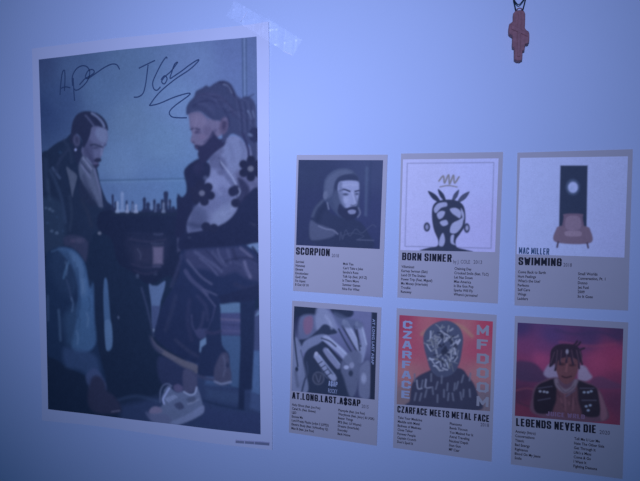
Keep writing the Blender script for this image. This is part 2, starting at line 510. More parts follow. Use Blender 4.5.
# ---- seated man on the left
C.poly([(41, 157), (48, 150), (57, 143), (66, 138.6), (72, 134), (82, 140), (92, 165), (98, 170), (101, 184), (107, 200), (112, 206), (119, 213),
        (120, 226), (96, 232), (86, 246), (44, 256), (40, 200)], (29, 38, 78), 1.6)
C.poly([(41, 200), (62, 204), (66, 236), (60, 248), (44, 252)], (34, 46, 86), 5, .8)
C.line([(50, 170), (56, 182), (62, 200), (66, 222)], 2.2, (42, 54, 98), 3, .8)
C.line([(53, 168), (57, 174), (60, 178)], 2.4, (58, 70, 118), 2, .8)
C.line([(46, 160), (47, 190)], 3, (36, 46, 88), 4, .8)
for (x, y, r, b) in [(46, 208, 1.3, 84), (50, 209, 1.6, 92), (53, 211, 1.4, 86), (57, 217, 1.2, 60), (48, 223, 1.5, 58), (52, 231, 1.6, 88), (57, 233, 1.7, 96), (63, 231, 1.2, 60), (60, 152, 1.6, 50), (61, 153, 1, 58)]:
    C.dot(x, y, r, r * .8, (b - 18, b - 2, b + 44), 1.6, .7)
C.poly([(76, 139), (86, 148), (92, 160), (98, 170), (90, 178), (78, 164), (73, 150)], (32, 38, 80), 2)          # neck in shade
C.poly([(92, 127), (98, 126), (106.5, 128.5), (108.4, 134), (108.4, 139), (107, 144), (104.5, 149), (103.2, 154), (101.5, 158), (99.5, 163),
        (96, 167), (91, 166), (85, 159), (82, 150), (86, 142), (90, 134)], (80, 84, 138), 1.4)                   # face
C.poly([(99, 128), (106, 129), (107.8, 134), (107.8, 140), (104, 143), (99, 140), (96, 133)], (96, 106, 162), 3, .9)   # forehead
C.poly([(84, 147), (90, 140), (93, 143), (94, 152), (95, 163), (90, 164), (85, 157)], (60, 62, 112), 3, .8)
C.line([(103.4, 145), (102.6, 150), (102.2, 155)], 1.6, (102, 110, 168), 1.6, .9)
C.line([(91.5, 145.4), (95, 144.6), (99.5, 146), (103, 147.2)], 1.7, (38, 42, 84), 1.4)
C.dot(96.5, 148, 3.2, 1.2, (50, 52, 98), 1.6, .8)
C.line([(104.4, 145.8), (107, 145)], 1.1, (60, 66, 116), 1.2)
C.poly([(94.5, 160), (98, 158), (101.5, 158.6), (102, 161), (99, 162.5), (95.5, 162)], (36, 38, 80), 1.2)        # moustache
C.poly([(88, 164), (93, 165), (98, 163.5), (100, 165), (97.5, 168), (92, 169)], (38, 40, 82), 1.5)              # beard
C.dot(97, 164, 2.2, .7, (74, 66, 118), 1, .8)
C.poly([(71, 134), (73, 122), (77, 115), (82, 112), (88, 111.2), (95, 112.6), (102, 116.5), (106.5, 122), (108.4, 129), (105, 128.4), (98, 126.4),
        (92.5, 127.6), (91, 134), (88.5, 141), (84, 148), (82, 140), (77, 134), (73, 143), (70, 142)], (34, 38, 80), 1.4)   # hair
C.line([(86, 115.5), (90, 120), (95, 126.5)], 1.4, (72, 78, 130), 1.3, .9)
C.line([(92.5, 113.5), (98, 117), (103, 122.5), (105, 127)], 1.9, (98, 110, 168), 1.4, .95)
C.line([(90, 114), (96, 119), (101, 126)], 1.6, (32, 36, 78), 1.2, .8)
C.line([(97, 113.6), (103, 118), (107.4, 125), (108.2, 130)], 1.4, (34, 40, 82), 1.1)
C.dot(77, 140.5, 3.6, 6, (62, 64, 112), 1.6, .95, -6)
C.dot(77.2, 140, 1.6, 3.4, (44, 46, 90), 1.6, .9, -6)
C.dot(76, 149.8, 1.1, 1.1, (150, 166, 220), .9)
C.poly([(66.6, 167), (71, 170), (77.2, 175.5), (76, 184), (73.6, 193), (72.6, 197), (71, 188), (69, 178)], (66, 74, 116), 1.4)   # shirt
C.poly([(81, 160), (83.4, 156), (87, 157.5), (92, 163.5), (96, 170), (98.4, 178), (101, 188), (103.6, 198), (105, 206), (100, 207), (94, 200),
        (88, 192), (83, 184), (80, 175), (79, 167)], (70, 78, 124), 2.0)                                         # hand and forearm
C.poly([(80, 180), (86, 186), (94, 196), (98, 206), (88, 204), (80, 194)], (32, 38, 78), 4, .9)
C.line([(83.5, 158), (87.5, 163), (92, 169)], 1.7, (104, 110, 164), 1.2, .9)
C.line([(81.5, 161.5), (86, 167.5), (91, 173)], 1.4, (48, 52, 98), 1.2, .9)
C.line([(82, 165.5), (86.5, 172), (91, 178)], 1.6, (94, 100, 154), 1.2, .9)
C.line([(87.5, 158.5), (92, 163.5)], 1.3, (96, 104, 158), 1.2, .9)
C.line([(95, 169), (97.4, 178), (100, 188), (103, 200)], 1.8, (88, 94, 148), 1.6, .8)
C.poly([(102, 190), (106, 200), (113, 206), (116, 214), (108, 214), (104, 208)], (30, 38, 80), 1.6)
C.poly([(64, 238), (70, 235.2), (77, 235.4), (84, 237.6), (88.4, 242.5), (88.6, 250), (86, 262), (80, 254), (72, 247), (65, 245)], (42, 46, 88), 2.8)
C.dot(80, 240.5, 4.5, 2.4, (62, 62, 106), 3, .7)
C.dot(73, 241, 2.2, 1.6, (66, 60, 104), 2.5, .6)
for (p, w, c, al) in [([(68, 150), (60, 160), (56, 172)], 3, (38, 46, 88), .7), ([(70, 196), (72, 214), (70, 230)], 2, (40, 50, 90), .7), ([(82, 200), (88, 212), (92, 226)], 3, (36, 42, 80), .7),
                      ([(48, 180), (50, 200)], 2.4, (44, 56, 98), .6), ([(90, 176), (94, 186), (98, 198)], 3, (82, 90, 140), .5), ([(84, 176), (88, 186), (94, 198)], 3, (50, 56, 100), .7), ([(64, 140), (70, 150), (72, 162)], 2, (40, 48, 90), .7)]:
    C.line(p, w, c, 3, al)
C.line([(87, 150), (90, 156), (93, 162)], 3, (52, 54, 102), 3, .7)
# jeans
C.poly([(46, 258), (51, 250), (58, 247), (65, 246.8), (74, 249.6), (81, 256), (86, 265), (88.6, 277), (90.5, 286), (93.6, 280), (94.4, 296), (95.4, 322),
        (98, 346), (102, 362), (106, 382), (100, 386), (86, 376), (70, 368), (58, 360), (46, 350), (44, 300)], (24, 36, 78), 1.6)
C.poly([(58, 248.6), (66, 247.6), (75, 250.6), (81, 257), (85.6, 266), (88, 278), (90.4, 288), (93.4, 284), (94, 298), (94.6, 320), (96, 342), (88, 352),
        (76, 352), (72, 344), (75, 330), (78, 314), (79, 296), (77, 280), (72, 266), (64, 256)], (50, 74, 130), 3)
C.poly([(52, 252), (60, 249), (70, 251), (79, 257), (82, 270), (78, 288), (66, 296), (54, 280), (50, 266)], (34, 48, 92), 8, .5)
C.poly([(64, 318), (74, 306), (86, 304), (92, 318), (94, 340), (84, 348), (70, 346), (66, 334)], (42, 62, 110), 8, .55)
C.poly([(70, 252), (77, 254.5), (83, 263), (86, 276), (87, 296), (82, 296), (79, 278), (74, 264)], (66, 90, 146), 4, .75)
C.poly([(80, 300), (90, 296), (92, 320), (90, 345), (78, 346), (78, 325)], (48, 72, 126), 5, .7)
C.line([(52, 251.5), (60, 249), (66, 249.6)], 1.6, (50, 70, 120), 2, .8)
C.line([(69, 262), (66, 270), (64, 278)], 2.0, (56, 80, 132), 1.8, .8)
C.line([(78, 268), (79, 282), (80, 300), (78, 318)], 1.6, (34, 52, 102), 1.8, .7)
C.line([(67, 280), (70, 290), (72, 300)], 1.8, (42, 54, 100), 2, .8)
C.line([(59, 310), (60, 322), (61, 340)], 2.4, (46, 62, 108), 2, .8)
C.line([(48, 296), (48.5, 320)], 2, (44, 58, 104), 2, .7)
C.poly([(64, 348), (78, 350), (90, 352), (98, 360), (100, 376), (92, 378), (80, 370), (66, 366)], (36, 50, 98), 5, .85)
C.poly([(86, 376), (94, 368), (101, 374), (106, 384), (106, 390), (98, 392), (90, 388)], (44, 54, 104), 2.6, .9)
C.line([(95, 387), (100, 388), (105, 384)], 1.4, (64, 76, 128), 1.4, .8)
C.poly([(92, 378), (99, 376), (105, 383), (106.5, 390), (113, 395), (119, 402), (121.5, 409), (118, 413), (100, 413.5), (90, 408), (88, 394)], (31, 33, 70), 3.5)
C.line([(112, 411.6), (120, 410.4)], .9, (84, 84, 130), 1, .8)
for k in range(14):     # creases and wear of the denim
    x0 = 66 + (k * 7) % 26; y0 = 262 + (k * 17) % 84
    C.line([(x0, y0), (x0 + 1.5, y0 + 6), (x0 + .5, y0 + 13)], 1.5, (78, 100, 154) if k % 3 == 0 else (34, 52, 98), 2, .45)
# gap between chair and table
C.poly([(104.4, 280), (107, 279.4), (108.6, 292), (110.6, 318), (112.4, 330), (112.4, 346), (109, 351), (106.4, 348), (105, 330), (103.6, 300)], (54, 76, 130), 1.4)
C.poly([(105, 322), (111, 322), (112.2, 344), (108, 350), (106, 346)], (64, 86, 140), 1.2)
C.dot(100, 233.2, 1.8, 1.5, (92, 98, 140), 1.2, .9)

# ---- the table and what stands on it
C.poly([(100, 213), (112, 209.5), (120, 211), (140, 211.5), (190, 211.5), (192, 236), (186, 290), (170, 276), (150, 284), (132, 272), (118, 262), (112, 240), (98, 228)], (27, 33, 74), 2)
C.poly([(112, 211.2), (140, 211.6), (188, 209.5), (188, 216), (112, 216)], (30, 38, 78), 2, .8, False)
C.line([(128, 233), (152, 233.8)], .9, (36, 42, 86), 1, .8)
C.line([(155, 234.2), (159, 234.6), (163, 234.2)], 2.2, (66, 72, 122), 1.3, .9)
C.line([(152, 243.4), (158, 244), (164, 243.4)], 1.9, (104, 108, 158), 1.1)
C.line([(132, 245.4), (152, 246)], .9, (48, 54, 100), 1, .8)
C.poly([(126, 236), (146, 234), (168, 236), (168, 258), (158, 270), (146, 273), (134, 266), (127, 254)], (33, 38, 80), 6, .8)
C.poly([(133, 247), (153, 247), (153, 264), (136, 263)], (42, 44, 86), 6, .7, False)
C.line([(130, 239), (148, 241.6), (166, 239.6)], 1.2, (52, 52, 96), 1.6, .7)
C.line([(132, 264), (146, 267.4), (160, 265.4)], 1.2, (50, 50, 94), 1.6, .7)
C.line([(134, 270), (146, 274), (158, 271)], 1.4, (46, 46, 90), 1.8, .7)
C.poly([(153.6, 246.8), (164, 246.8), (163.4, 264), (153.8, 264)], (86, 82, 130), 3, 1, False)
C.line([(138, 249), (141, 254), (141, 259)], 1.4, (58, 62, 106), 1.2, .8)
C.line([(154.4, 266.4), (161, 266.4)], 2, (58, 60, 108), 1.6, .9)
C.dot(138, 276, 1.6, 2.2, (58, 68, 114), 1.6, .8)
C.dot(156, 274, 2, 1.4, (46, 52, 96), 1.8, .8)
C.line([(177.5, 233.2), (184, 233)], 1.7, (98, 106, 156), 1)
C.poly([(177.6, 237), (184.6, 237), (184.4, 250), (178, 252)], (58, 62, 110), 1.8, 1, False)
C.dot(181, 244, 1.6, 3, (84, 90, 140), 1.6, .8)
def piece(x, top, bot, w, rgb, kind=0):
    w *= 1.15
    C.poly([(x - w, bot), (x - w, bot - 1.8), (x - w * .6, bot - 3.2), (x - w * .5, (top + bot) / 2), (x - w * .62, top + 2.4), (x - w * .3, top + .4),
            (x + w * .3, top + .4), (x + w * .62, top + 2.4), (x + w * .5, (top + bot) / 2), (x + w * .6, bot - 3.2), (x + w, bot - 1.8), (x + w, bot)], rgb, 1.1, .95)
D_, L_ = (36, 42, 88), (96, 114, 172)
for x, t, b, w in [(113.2, 194, 210, 1.7), (116, 201, 212, 1.8), (127, 200, 212, 1.5), (133, 201, 212, 1.6), (144.8, 197, 212, 2.4), (148.5, 202, 212, 3), (155, 199, 212, 2), (159, 203, 212, 3),
                   (166.6, 191, 212, 3.4), (163, 199, 212, 2.4), (170.6, 199, 212, 2.0), (174, 206, 212, 3), (178.6, 197, 212, 2)]:
    piece(x, t, b, w, D_)
for x, t, b, w, c in [(118, 201, 212.6, 1.7, (118, 134, 190)), (122.6, 191.5, 212, 2.3, (104, 122, 182)), (127.6, 204, 212.6, 1.5, (120, 132, 188)), (133, 203, 212, 1.3, (84, 98, 152)),
                      (136.4, 204, 212.8, 1.7, (124, 136, 192)), (152.2, 200, 209, 1.1, L_), (156, 204, 212, 1.0, (70, 80, 132)), (164.2, 202, 212.6, 1.5, (96, 108, 160)), (169, 200, 205, .8, (80, 90, 144))]:
    piece(x, t, b, w, c)
# centre gap under the table
C.poly([(149.6, 285), (153, 285.4), (158, 285.6), (162, 283), (166, 281.2), (164.6, 290), (161.6, 300), (159.4, 312), (156.4, 326), (154.2, 333), (152.6, 322), (152, 305)], (74, 92, 150), 1.2)
C.poly([(152.2, 305.5), (161, 305.5), (157.4, 324), (154.2, 333), (152.6, 322)], (56, 66, 120), 1.2, 1, False)
C.dot(154, 330, .9, 1.3, (120, 136, 184), 1)
C.line([(142, 288), (147, 305), (151, 322), (154, 336)], 2.0, (44, 52, 98), 1.8, .9)
C.dot(118.6, 317.4, .9, 1.4, (66, 76, 122), 1, .9)

# ---- seated man on the right
C.poly([(178, 196), (183, 197), (190, 190), (200, 184), (240, 170), (258, 180), (259.6, 250), (186, 252), (180, 232)], (34, 39, 86), 1.8)
C.poly([(212, 156), (217, 150), (222, 144), (228, 137.6), (234, 136), (240, 138), (246, 145), (251, 147), (259, 147), (259.5, 192), (250, 196), (241, 204), (237, 212), (230, 219), (222, 224.6),
        (212, 228), (200, 231), (189, 233), (188, 222), (193, 211), (200, 202), (205, 190), (205, 172)], (106, 114, 176), 1.8)     # light jacket
C.poly([(226, 143), (236, 139), (244, 147), (246, 160), (240, 178), (232, 168), (224, 156)], (110, 120, 184), 5, .8)
C.poly([(216, 162), (222, 166), (230, 176), (232, 184), (224, 196), (212, 200), (208, 188), (209, 176)], (116, 124, 190), 5, .7)
C.poly([(224, 202), (234, 206), (232, 216), (222, 224), (214, 226), (214, 214)], (112, 122, 182), 5, .8)
C.poly([(190, 212), (200, 206), (208, 214), (204, 228), (190, 232)], (66, 72, 126), 8, .85)
C.poly([(214, 190), (224, 186), (234, 196), (224, 206), (212, 212), (206, 206)], (88, 94, 156), 5, .55)
C.poly([(236, 172), (258, 170), (259, 192), (248, 196), (240, 188)], (86, 88, 146), 5, .8)
C.poly([(212, 154), (224, 158), (226, 168), (218, 170), (210, 166)], (70, 74, 130), 4, .6)
C.dot(220.5, 173, 3.2, 2.2, (78, 82, 138), 3, .8, 30)
C.poly([(220, 160), (226, 170), (234, 182), (240, 190), (238, 197), (230, 184), (222, 172)], (64, 68, 124), 3, .5)
C.line([(219.5, 160), (226, 168.5), (233, 178), (237, 186), (240.5, 191)], 1.1, (142, 152, 214), 1)
C.line([(219, 158), (220.5, 163), (222, 168)], 1.1, (66, 70, 124), 1.2, .9)
C.poly([(259.5, 190), (248, 194), (240, 203), (236, 212), (228, 221), (216, 227), (202, 231), (188, 234), (184, 248), (210, 247), (240, 246), (259.5, 243)], (33, 38, 84), 1.6)
C.poly([(238, 178), (246, 182), (250, 192), (240, 204), (237, 198), (240, 190)], (40, 42, 90), 3, .85)
C.dot(254, 224.5, 3, 1, (54, 58, 104), 1.6, .7, 20)
C.dot(190, 237.5, 1.5, 1.2, (52, 58, 104), 1.5, .7)
C.poly([(184.5, 172.5), (188, 166), (194, 161.4), (200, 158.6), (206, 161), (210.6, 166), (210, 176), (205.6, 182), (204.5, 192), (202, 199), (197, 202), (194, 208), (188, 220), (184, 234), (176, 236),
        (178, 210), (181, 200), (186, 196), (187, 186)], (34, 38, 84), 1.8)                     # dark sleeve and bent arm
C.dot(199, 168, 5, 6, (46, 46, 96), 5, .5)
# face
C.poly([(189, 114), (191, 113), (200, 112), (208, 118), (214, 120), (221, 122), (222, 134), (216, 138), (210, 142), (206, 149), (200, 153), (197.5, 149), (195.6, 146), (194, 144.2),
        (191.6, 142), (191.2, 139.6), (192.6, 134), (191.4, 130.5), (190.2, 126), (189.8, 120)], (98, 94, 148), 1.3)
C.poly([(192, 116), (200, 115), (206, 120), (204, 127), (196, 127), (191.8, 124)], (108, 102, 156), 3, .8)
C.line([(191.5, 129.6), (195, 128.6), (200, 129.6)], 1.5, (50, 48, 96), 1.4)
C.dot(197.5, 132.4, 3, 1.4, (58, 52, 104), 1.8, .85)
C.dot(203, 137, 3.5, 2.6, (104, 92, 146), 3, .6)
C.dot(194, 142.6, 1.3, .9, (58, 50, 100), 1.2, .8)
C.poly([(195, 145.4), (198, 145), (202, 145.6), (206, 143), (210, 137), (213, 131), (216, 135), (220, 139), (226, 138), (225, 145), (219, 150), (213, 155), (208, 161), (203, 163), (199.6, 159),
        (198.2, 154), (199, 151), (196, 149)], (42, 43, 92), 1.8)                                 # beard
C.dot(197, 147.8, 1.3, .8, (84, 70, 122), 1, .8)
# hair
C.poly([(187.4, 115), (187, 108), (190, 102), (194.5, 97), (196.6, 91.5), (202, 88.4), (206.6, 85.6), (210, 87), (214, 84), (220, 81), (226, 81), (231, 84), (234.4, 89.5), (237, 95), (241, 98.6),
        (244, 96.6), (248, 96.6), (252.4, 99), (255.6, 105), (256.6, 112), (257, 132), (257.4, 160), (253, 158), (250, 146), (246, 143), (240, 137), (232, 134), (226, 140), (222.5, 142), (222.4, 133), (221, 122),
        (214, 120.4), (208, 117.4), (201, 112), (193, 112.6)], (56, 62, 116), 1.6)
C.dot(212, 102, 14, 9, (62, 66, 122), 8, .5)
C.line([(224, 84), (229, 86), (232.6, 93)], 1.7, (112, 124, 184), 1.1, .95)
C.line([(220, 82.4), (228, 84.4), (232, 90), (235, 97)], 1.6, (42, 44, 94), 1.1)
C.line([(196, 98), (206, 94), (218, 96), (228, 104), (234, 116)], 1.3, (60, 58, 112), 1.4, .6)
C.line([(193, 106), (206, 101), (218, 104), (227, 114), (230, 126)], 1.3, (38, 40, 92), 1.4, .6)
C.line([(228, 90), (238, 102), (243, 116), (246, 134)], 1.4, (60, 62, 116), 1.4, .6)
C.line([(248, 111), (250, 115), (252, 119)], 1.8, (108, 122, 184), 1.2, .95)
C.line([(252.5, 111), (254.6, 117)], 1.4, (104, 118, 180), 1.2, .9)
C.line([(251, 122), (253.6, 129)], 1.2, (78, 86, 144), 1.4, .7)
C.line([(243, 134), (246, 142), (248.6, 150), (249, 156)], 2.6, (48, 50, 104), 1.3)
C.line([(247, 98), (251, 96), (253.6, 94.4)], 1.2, (50, 56, 108), 1, .9)
C.line([(236, 96), (243, 99), (249, 104), (250, 110)], 1.2, (70, 76, 132), 1.3, .6)
C.dot(224, 126, 4.4, 8.6, (86, 78, 130), 1.6, .95, 8)
C.dot(224.4, 125, 2.1, 5, (58, 54, 104), 1.8, .85, 8)
C.dot(225.6, 119.6, 2, 1.6, (100, 96, 152), 1.5, .7)
for (p, w, c, al) in [([(228, 142), (232, 150), (233, 160)], 3, (96, 104, 166), .5), ([(241, 142), (244, 152), (242, 164)], 3.4, (90, 98, 158), .6), ([(206, 178), (214, 184), (220, 194)], 3, (124, 134, 198), .5),
                      ([(196, 208), (204, 214), (206, 226)], 4, (76, 84, 140), .6), ([(190, 224), (198, 226), (208, 227)], 4, (52, 58, 108), .8), ([(218, 196), (226, 202), (228, 212)], 3, (92, 102, 164), .5),
                      ([(224, 214), (230, 210), (236, 206)], 2.4, (128, 138, 200), .5), ([(212, 160), (216, 156), (222, 151)], 4, (78, 82, 138), .7), ([(246, 176), (252, 182), (257, 186)], 3, (74, 78, 134), .6)]:
    C.line(p, w, c, 4, al)
for k in range(16):     # strands of the tied-back hair
    x0 = 192 + k * 3.0; y0 = 104 - 16 * math.sin(math.pi * min(1, k / 11)) + (k % 3)
    C.line([(x0, y0 + 6), (x0 + 9, y0 + 8), (x0 + 17, y0 + 17)], 1.1, (46, 48, 100) if k % 2 else (72, 76, 132), 1.5, .55)
for k in range(7):
    C.line([(236 + k * 3, 100 + k), (239 + k * 2.6, 114), (240 + k * 2.6, 132)], 1.3, (42, 46, 98) if k % 2 else (70, 76, 132), 1.5, .55)
C.line([(197, 117), (196, 124), (194, 134)], 1.6, (116, 110, 164), 2, .6); C.dot(208, 131, 4, 5, (86, 80, 134), 3, .6)
C.line([(205, 142), (211, 137), (216, 130)], 2, (66, 64, 116), 2.4, .7)
# dark flowers on the jacket
def flower(cx, cy, ring, pr, rot=0, n=6, keep=None):
    for k in range(n):
        if keep and k not in keep: continue
        a = math.radians(rot + k * 360 / n)
        C.dot(cx + ring * math.cos(a), cy + ring * math.sin(a), pr, pr, (35, 38, 82), 1.1)
    C.dot(cx, cy, ring * .8, ring * .8, (36, 39, 84), 1.1)
flower(251.2, 168.6, 8.6, 4.4, 30)
C.dot(251, 168.8, 3, 2.8, (96, 100, 146), 1)
flower(202.6, 193.2, 8.6, 4.5, 15)
C.dot(202.4, 193.2, 2.8, 2.7, (92, 96, 144), 1)
C.dot(233, 191.6, 4.6, 5, (38, 41, 88), 1.4); C.dot(236, 203, 4.8, 4.6, (36, 39, 84), 1.2)
C.dot(236, 190, 4, 5, (38, 41, 88), 1.4)
C.dot(206.4, 226.6, 4.8, 4.6, (34, 38, 82), 1.2); C.dot(214.2, 228, 4.4, 4.4, (34, 38, 82), 1.2)
C.dot(255, 135, 6, 7.5, (42, 46, 98), 1.6); C.dot(250.4, 135, 2.6, 1.4, (96, 108, 168), 1.2, .9, 25)
C.line([(239, 188), (240.4, 192), (238.4, 196)], .9, (128, 138, 198), .9)
# trousers and legs
C.poly([(181, 252), (190, 249.6), (206, 248), (222, 247), (236, 245.8), (246, 244.8), (254, 250), (259.6, 259), (260.6, 292), (244, 300), (222, 304), (216, 312), (212, 324), (208.6, 333), (204, 340),
        (201, 352), (199, 363), (188, 360), (174, 353), (162, 344), (155, 335), (158, 320), (164, 303), (172, 290), (180, 272)], (32, 40, 88), 1.5, 1)
C.poly([(186, 251), (200, 249), (222, 248), (238, 247), (247, 250), (258, 262), (259, 280), (246, 278), (236, 272), (222, 276), (208, 270), (196, 268), (187, 262)], (52, 56, 108), 4, .95)
C.line([(196, 252), (206, 259), (216, 266), (222, 271)], 3.2, (72, 76, 130), 2, .75)
C.line([(206, 250), (214, 258), (222, 268)], 1.4, (40, 44, 92), 1.4, .9)
C.line([(218, 249), (220, 256), (224, 262)], 1.8, (78, 82, 136), 1.5, .7)
C.line([(228, 250), (230, 257), (231, 263)], 3.0, (68, 72, 126), 2, .7)
C.line([(233, 249), (235, 255), (237, 260)], 3, (42, 46, 94), 2, .8)
C.line([(200, 258), (210, 266), (218, 275)], 1.6, (74, 78, 132), 1.4, .8)
C.line([(188, 260), (194, 268), (202, 277), (212, 284)], 2.2, (70, 74, 126), 1.4, .85)
C.line([(186, 271), (192, 280), (200, 287), (207, 294)], 4, (58, 62, 114), 1.8, .95)
C.line([(203, 289), (208, 291), (217, 295)], 1.6, (70, 74, 126), 1.3, .85)
C.line([(204, 291), (210, 299), (215.6, 306)], 1.6, (66, 70, 122), 1.2, .9)
C.line([(215.6, 306), (213, 318), (209, 329)], 1.6, (54, 58, 110), 1.4, .8)
C.line([(192, 315), (193, 326), (198, 334)], 1.8, (52, 56, 106), 1.6, .8)
C.poly([(196, 330), (208, 329), (206, 337), (199, 338)], (52, 56, 108), 2, .9)
for (p, w, c, al) in [([(176, 296), (172, 312), (166, 330)], 4, (40, 46, 92), .7), ([(190, 300), (188, 320), (192, 340)], 4, (42, 46, 94), .6), ([(198, 296), (206, 306), (208, 320)], 3, (48, 52, 102), .7),
                      ([(182, 256), (178, 270), (172, 286)], 3, (50, 54, 104), .7), ([(176, 340), (188, 350), (198, 356)], 3, (44, 48, 92), .7), ([(204, 312), (202, 324), (198, 332)], 2.4, (56, 58, 108), .6),
                      ([(213, 252), (219, 260), (227, 266)], 2, (80, 84, 138), .5), ([(236, 284), (246, 288), (256, 286)], 4, (44, 48, 96), .7)]:
    C.line(p, w, c, 3, al)
C.line([(245, 262), (247, 269), (251, 277)], 3.0, (92, 94, 150), 2.4, .9)
C.line([(236, 262), (243, 266), (248, 274)], 2.2, (64, 68, 122), 2.4, .8)
C.line([(241, 248), (246, 252), (252, 257)], 2.6, (82, 84, 138), 1.8, .9)
C.line([(226, 261), (238, 258), (250, 258), (258, 262)], 1.6, (36, 40, 86), 1.8, .8)
C.poly([(247, 245), (253, 243.6), (260, 242.6), (260, 254.6), (256, 251)], (100, 122, 186), 1.2, 1, False)
C.line([(253, 247), (257, 252), (259.4, 257)], 2, (34, 40, 86), 1.3)
C.poly([(152, 336), (154, 340), (158, 345), (165, 350), (174, 355), (184, 360), (198, 365.4), (197, 373.6), (190, 372), (180, 366), (170, 359), (160, 352), (154, 345)], (74, 74, 110), 1.2)    # pale cuff
C.poly([(150, 335), (158, 346), (164, 351), (160, 353), (153, 346)], (48, 52, 96), 2.5, .8)
C.poly([(160, 356), (184, 367), (196, 374), (196, 392), (176, 392), (160, 380)], (34, 40, 86), 3, .95)
C.poly([(184, 370), (196, 374), (197, 388), (190, 393), (184, 390)], (56, 58, 104), 2, .95)         # ankle
# background gap with steps, second leg, chair leg
C.poly([(220.6, 304), (228, 303), (234, 301.6), (240.6, 302.6), (241.4, 345), (241.6, 388), (232, 386), (229, 356), (222, 345)], (56, 76, 132), 1.3, 1, False)
C.poly([(220.6, 304), (234, 301.6), (240.6, 303), (240.8, 312.6), (220.8, 312.8)], (78, 102, 158), 1.3, 1, False)
C.poly([(220.8, 313), (240.8, 312.6), (241, 335), (222, 335)], (60, 64, 122), 1.6, 1, False)
C.line([(221, 319), (240.8, 320)], 2, (86, 84, 138), 1.8, .8); C.line([(221, 324), (241, 325)], 1.4, (48, 52, 104), 1.4, .8)
C.line([(221.6, 330.4), (241, 331)], 1.4, (74, 74, 130), 1.5, .8); C.line([(221.6, 334.6), (241, 335)], 1.4, (50, 54, 106), 1.2, .8)
C.poly([(208, 331), (220, 306), (221, 330), (223, 345), (230, 356), (226, 374), (206, 376), (198, 372), (202, 350)], (30, 38, 84), 1.6)
C.line([(207, 332), (214, 333), (221, 331)], 3.2, (44, 46, 94), 1.8, .9)
C.poly([(200.4, 341), (206.4, 337), (206.6, 343.6), (202, 347), (201, 352), (199.8, 352)], (84, 106, 162), 1, 1, False)
C.poly([(219, 358), (223, 352.6), (228.6, 354), (230.6, 366), (232, 374), (231.4, 381), (226, 384.4), (217, 383.6), (214.4, 378), (215, 368)], (54, 56, 100), 2.2)
C.line([(224, 356), (226, 366), (224, 376)], 1.6, (74, 78, 126), 2, .7)
C.dot(228, 365, 1.8, 2.6, (34, 40, 84), 1.3, .8)
C.line([(215, 380.8), (222, 383.4), (231.4, 381.4)], 2.0, (94, 104, 158), 1.2, .95)
C.line([(196, 375), (206, 378), (216, 379)], 3, (52, 54, 100), 2, .7)
C.poly([(240.6, 296), (256, 293), (255, 340), (252.4, 389), (245.4, 389.6), (244.6, 409.6), (238.8, 408.6), (239.4, 385), (241, 345)], (28, 36, 80), 1.2, 1, False)
C.poly([(219, 296), (240, 290), (260.6, 284), (260.6, 296), (255, 300), (222, 304)], (32, 38, 84), 2, 1, False)
C.poly([(255.4, 311), (260, 308), (260.8, 350), (254.6, 350)], (58, 66, 122), 1.6, 1, False)
C.poly([(255.6, 316), (259.6, 309.6), (260.4, 314)], (96, 118, 176), 1.2, 1, False)
# the pale trainer
C.poly([(150.6, 410), (154, 406.6), (160, 407), (163, 404), (162, 398), (164.6, 392), (168.4, 386.8), (172, 389), (177, 392.4), (183, 391.6), (189, 394.4), (194.6, 393.6), (196.8, 386), (199, 390),
        (201.6, 398), (203.8, 408), (203, 413), (196, 417.4), (187, 421.4), (177, 424.4), (162, 423), (152, 420)], (70, 80, 130), 1.3)
C.poly([(170, 422), (180, 418), (192, 411.6), (203.4, 405), (204, 412), (196, 417.4), (187, 421.6), (177, 424.6)], (82, 92, 146), 1.6)
C.poly([(150, 410), (155, 406.4), (161, 408), (162, 412), (155, 413.6), (150, 413)], (82, 80, 128), 1.6)
C.poly([(146, 412), (154, 414), (166, 414), (172, 420), (166, 424), (152, 421)], (64, 70, 120), 2.5, .85)
C.poly([(174.6, 404.6), (180.6, 402), (184.4, 407.4), (179, 409.4)], (48, 54, 100), 1.2)
C.poly([(186.6, 398.4), (195, 396.4), (195.6, 402), (190, 402.4)], (58, 66, 112), 1.6)
C.line([(169.6, 388), (166, 394), (163.4, 399), (164.6, 403.6)], 1.5, (132, 144, 198), 1)
C.line([(184, 391.6), (190, 394.6), (195, 393.2), (197, 387.4)], 1.3, (126, 138, 192), 1)
for i in range(5):
    C.line([(166 + i * 1.9, 398.6 - i * .9), (169.4 + i * 1.9, 401.8 - i * 1.2)], 1.0, (128, 138, 190), .9, .8)
C.line([(160.4, 402), (160.6, 392), (163, 386), (167, 383.6), (170.6, 385), (171, 389)], .9, (78, 88, 140), .9)
C.line([(164.6, 391), (168, 386.6), (172, 385.6)], .9, (86, 98, 150), .9, .8)
C.line([(188, 404), (194, 402), (199, 399)], 1, (108, 118, 170), 1, .8)
C.poly([(174, 386), (178, 384), (183, 387), (182.6, 391), (178, 392), (174.6, 390)], (64, 62, 112), 1.5)
C.develop(1.1, .028).build('printed_photo')

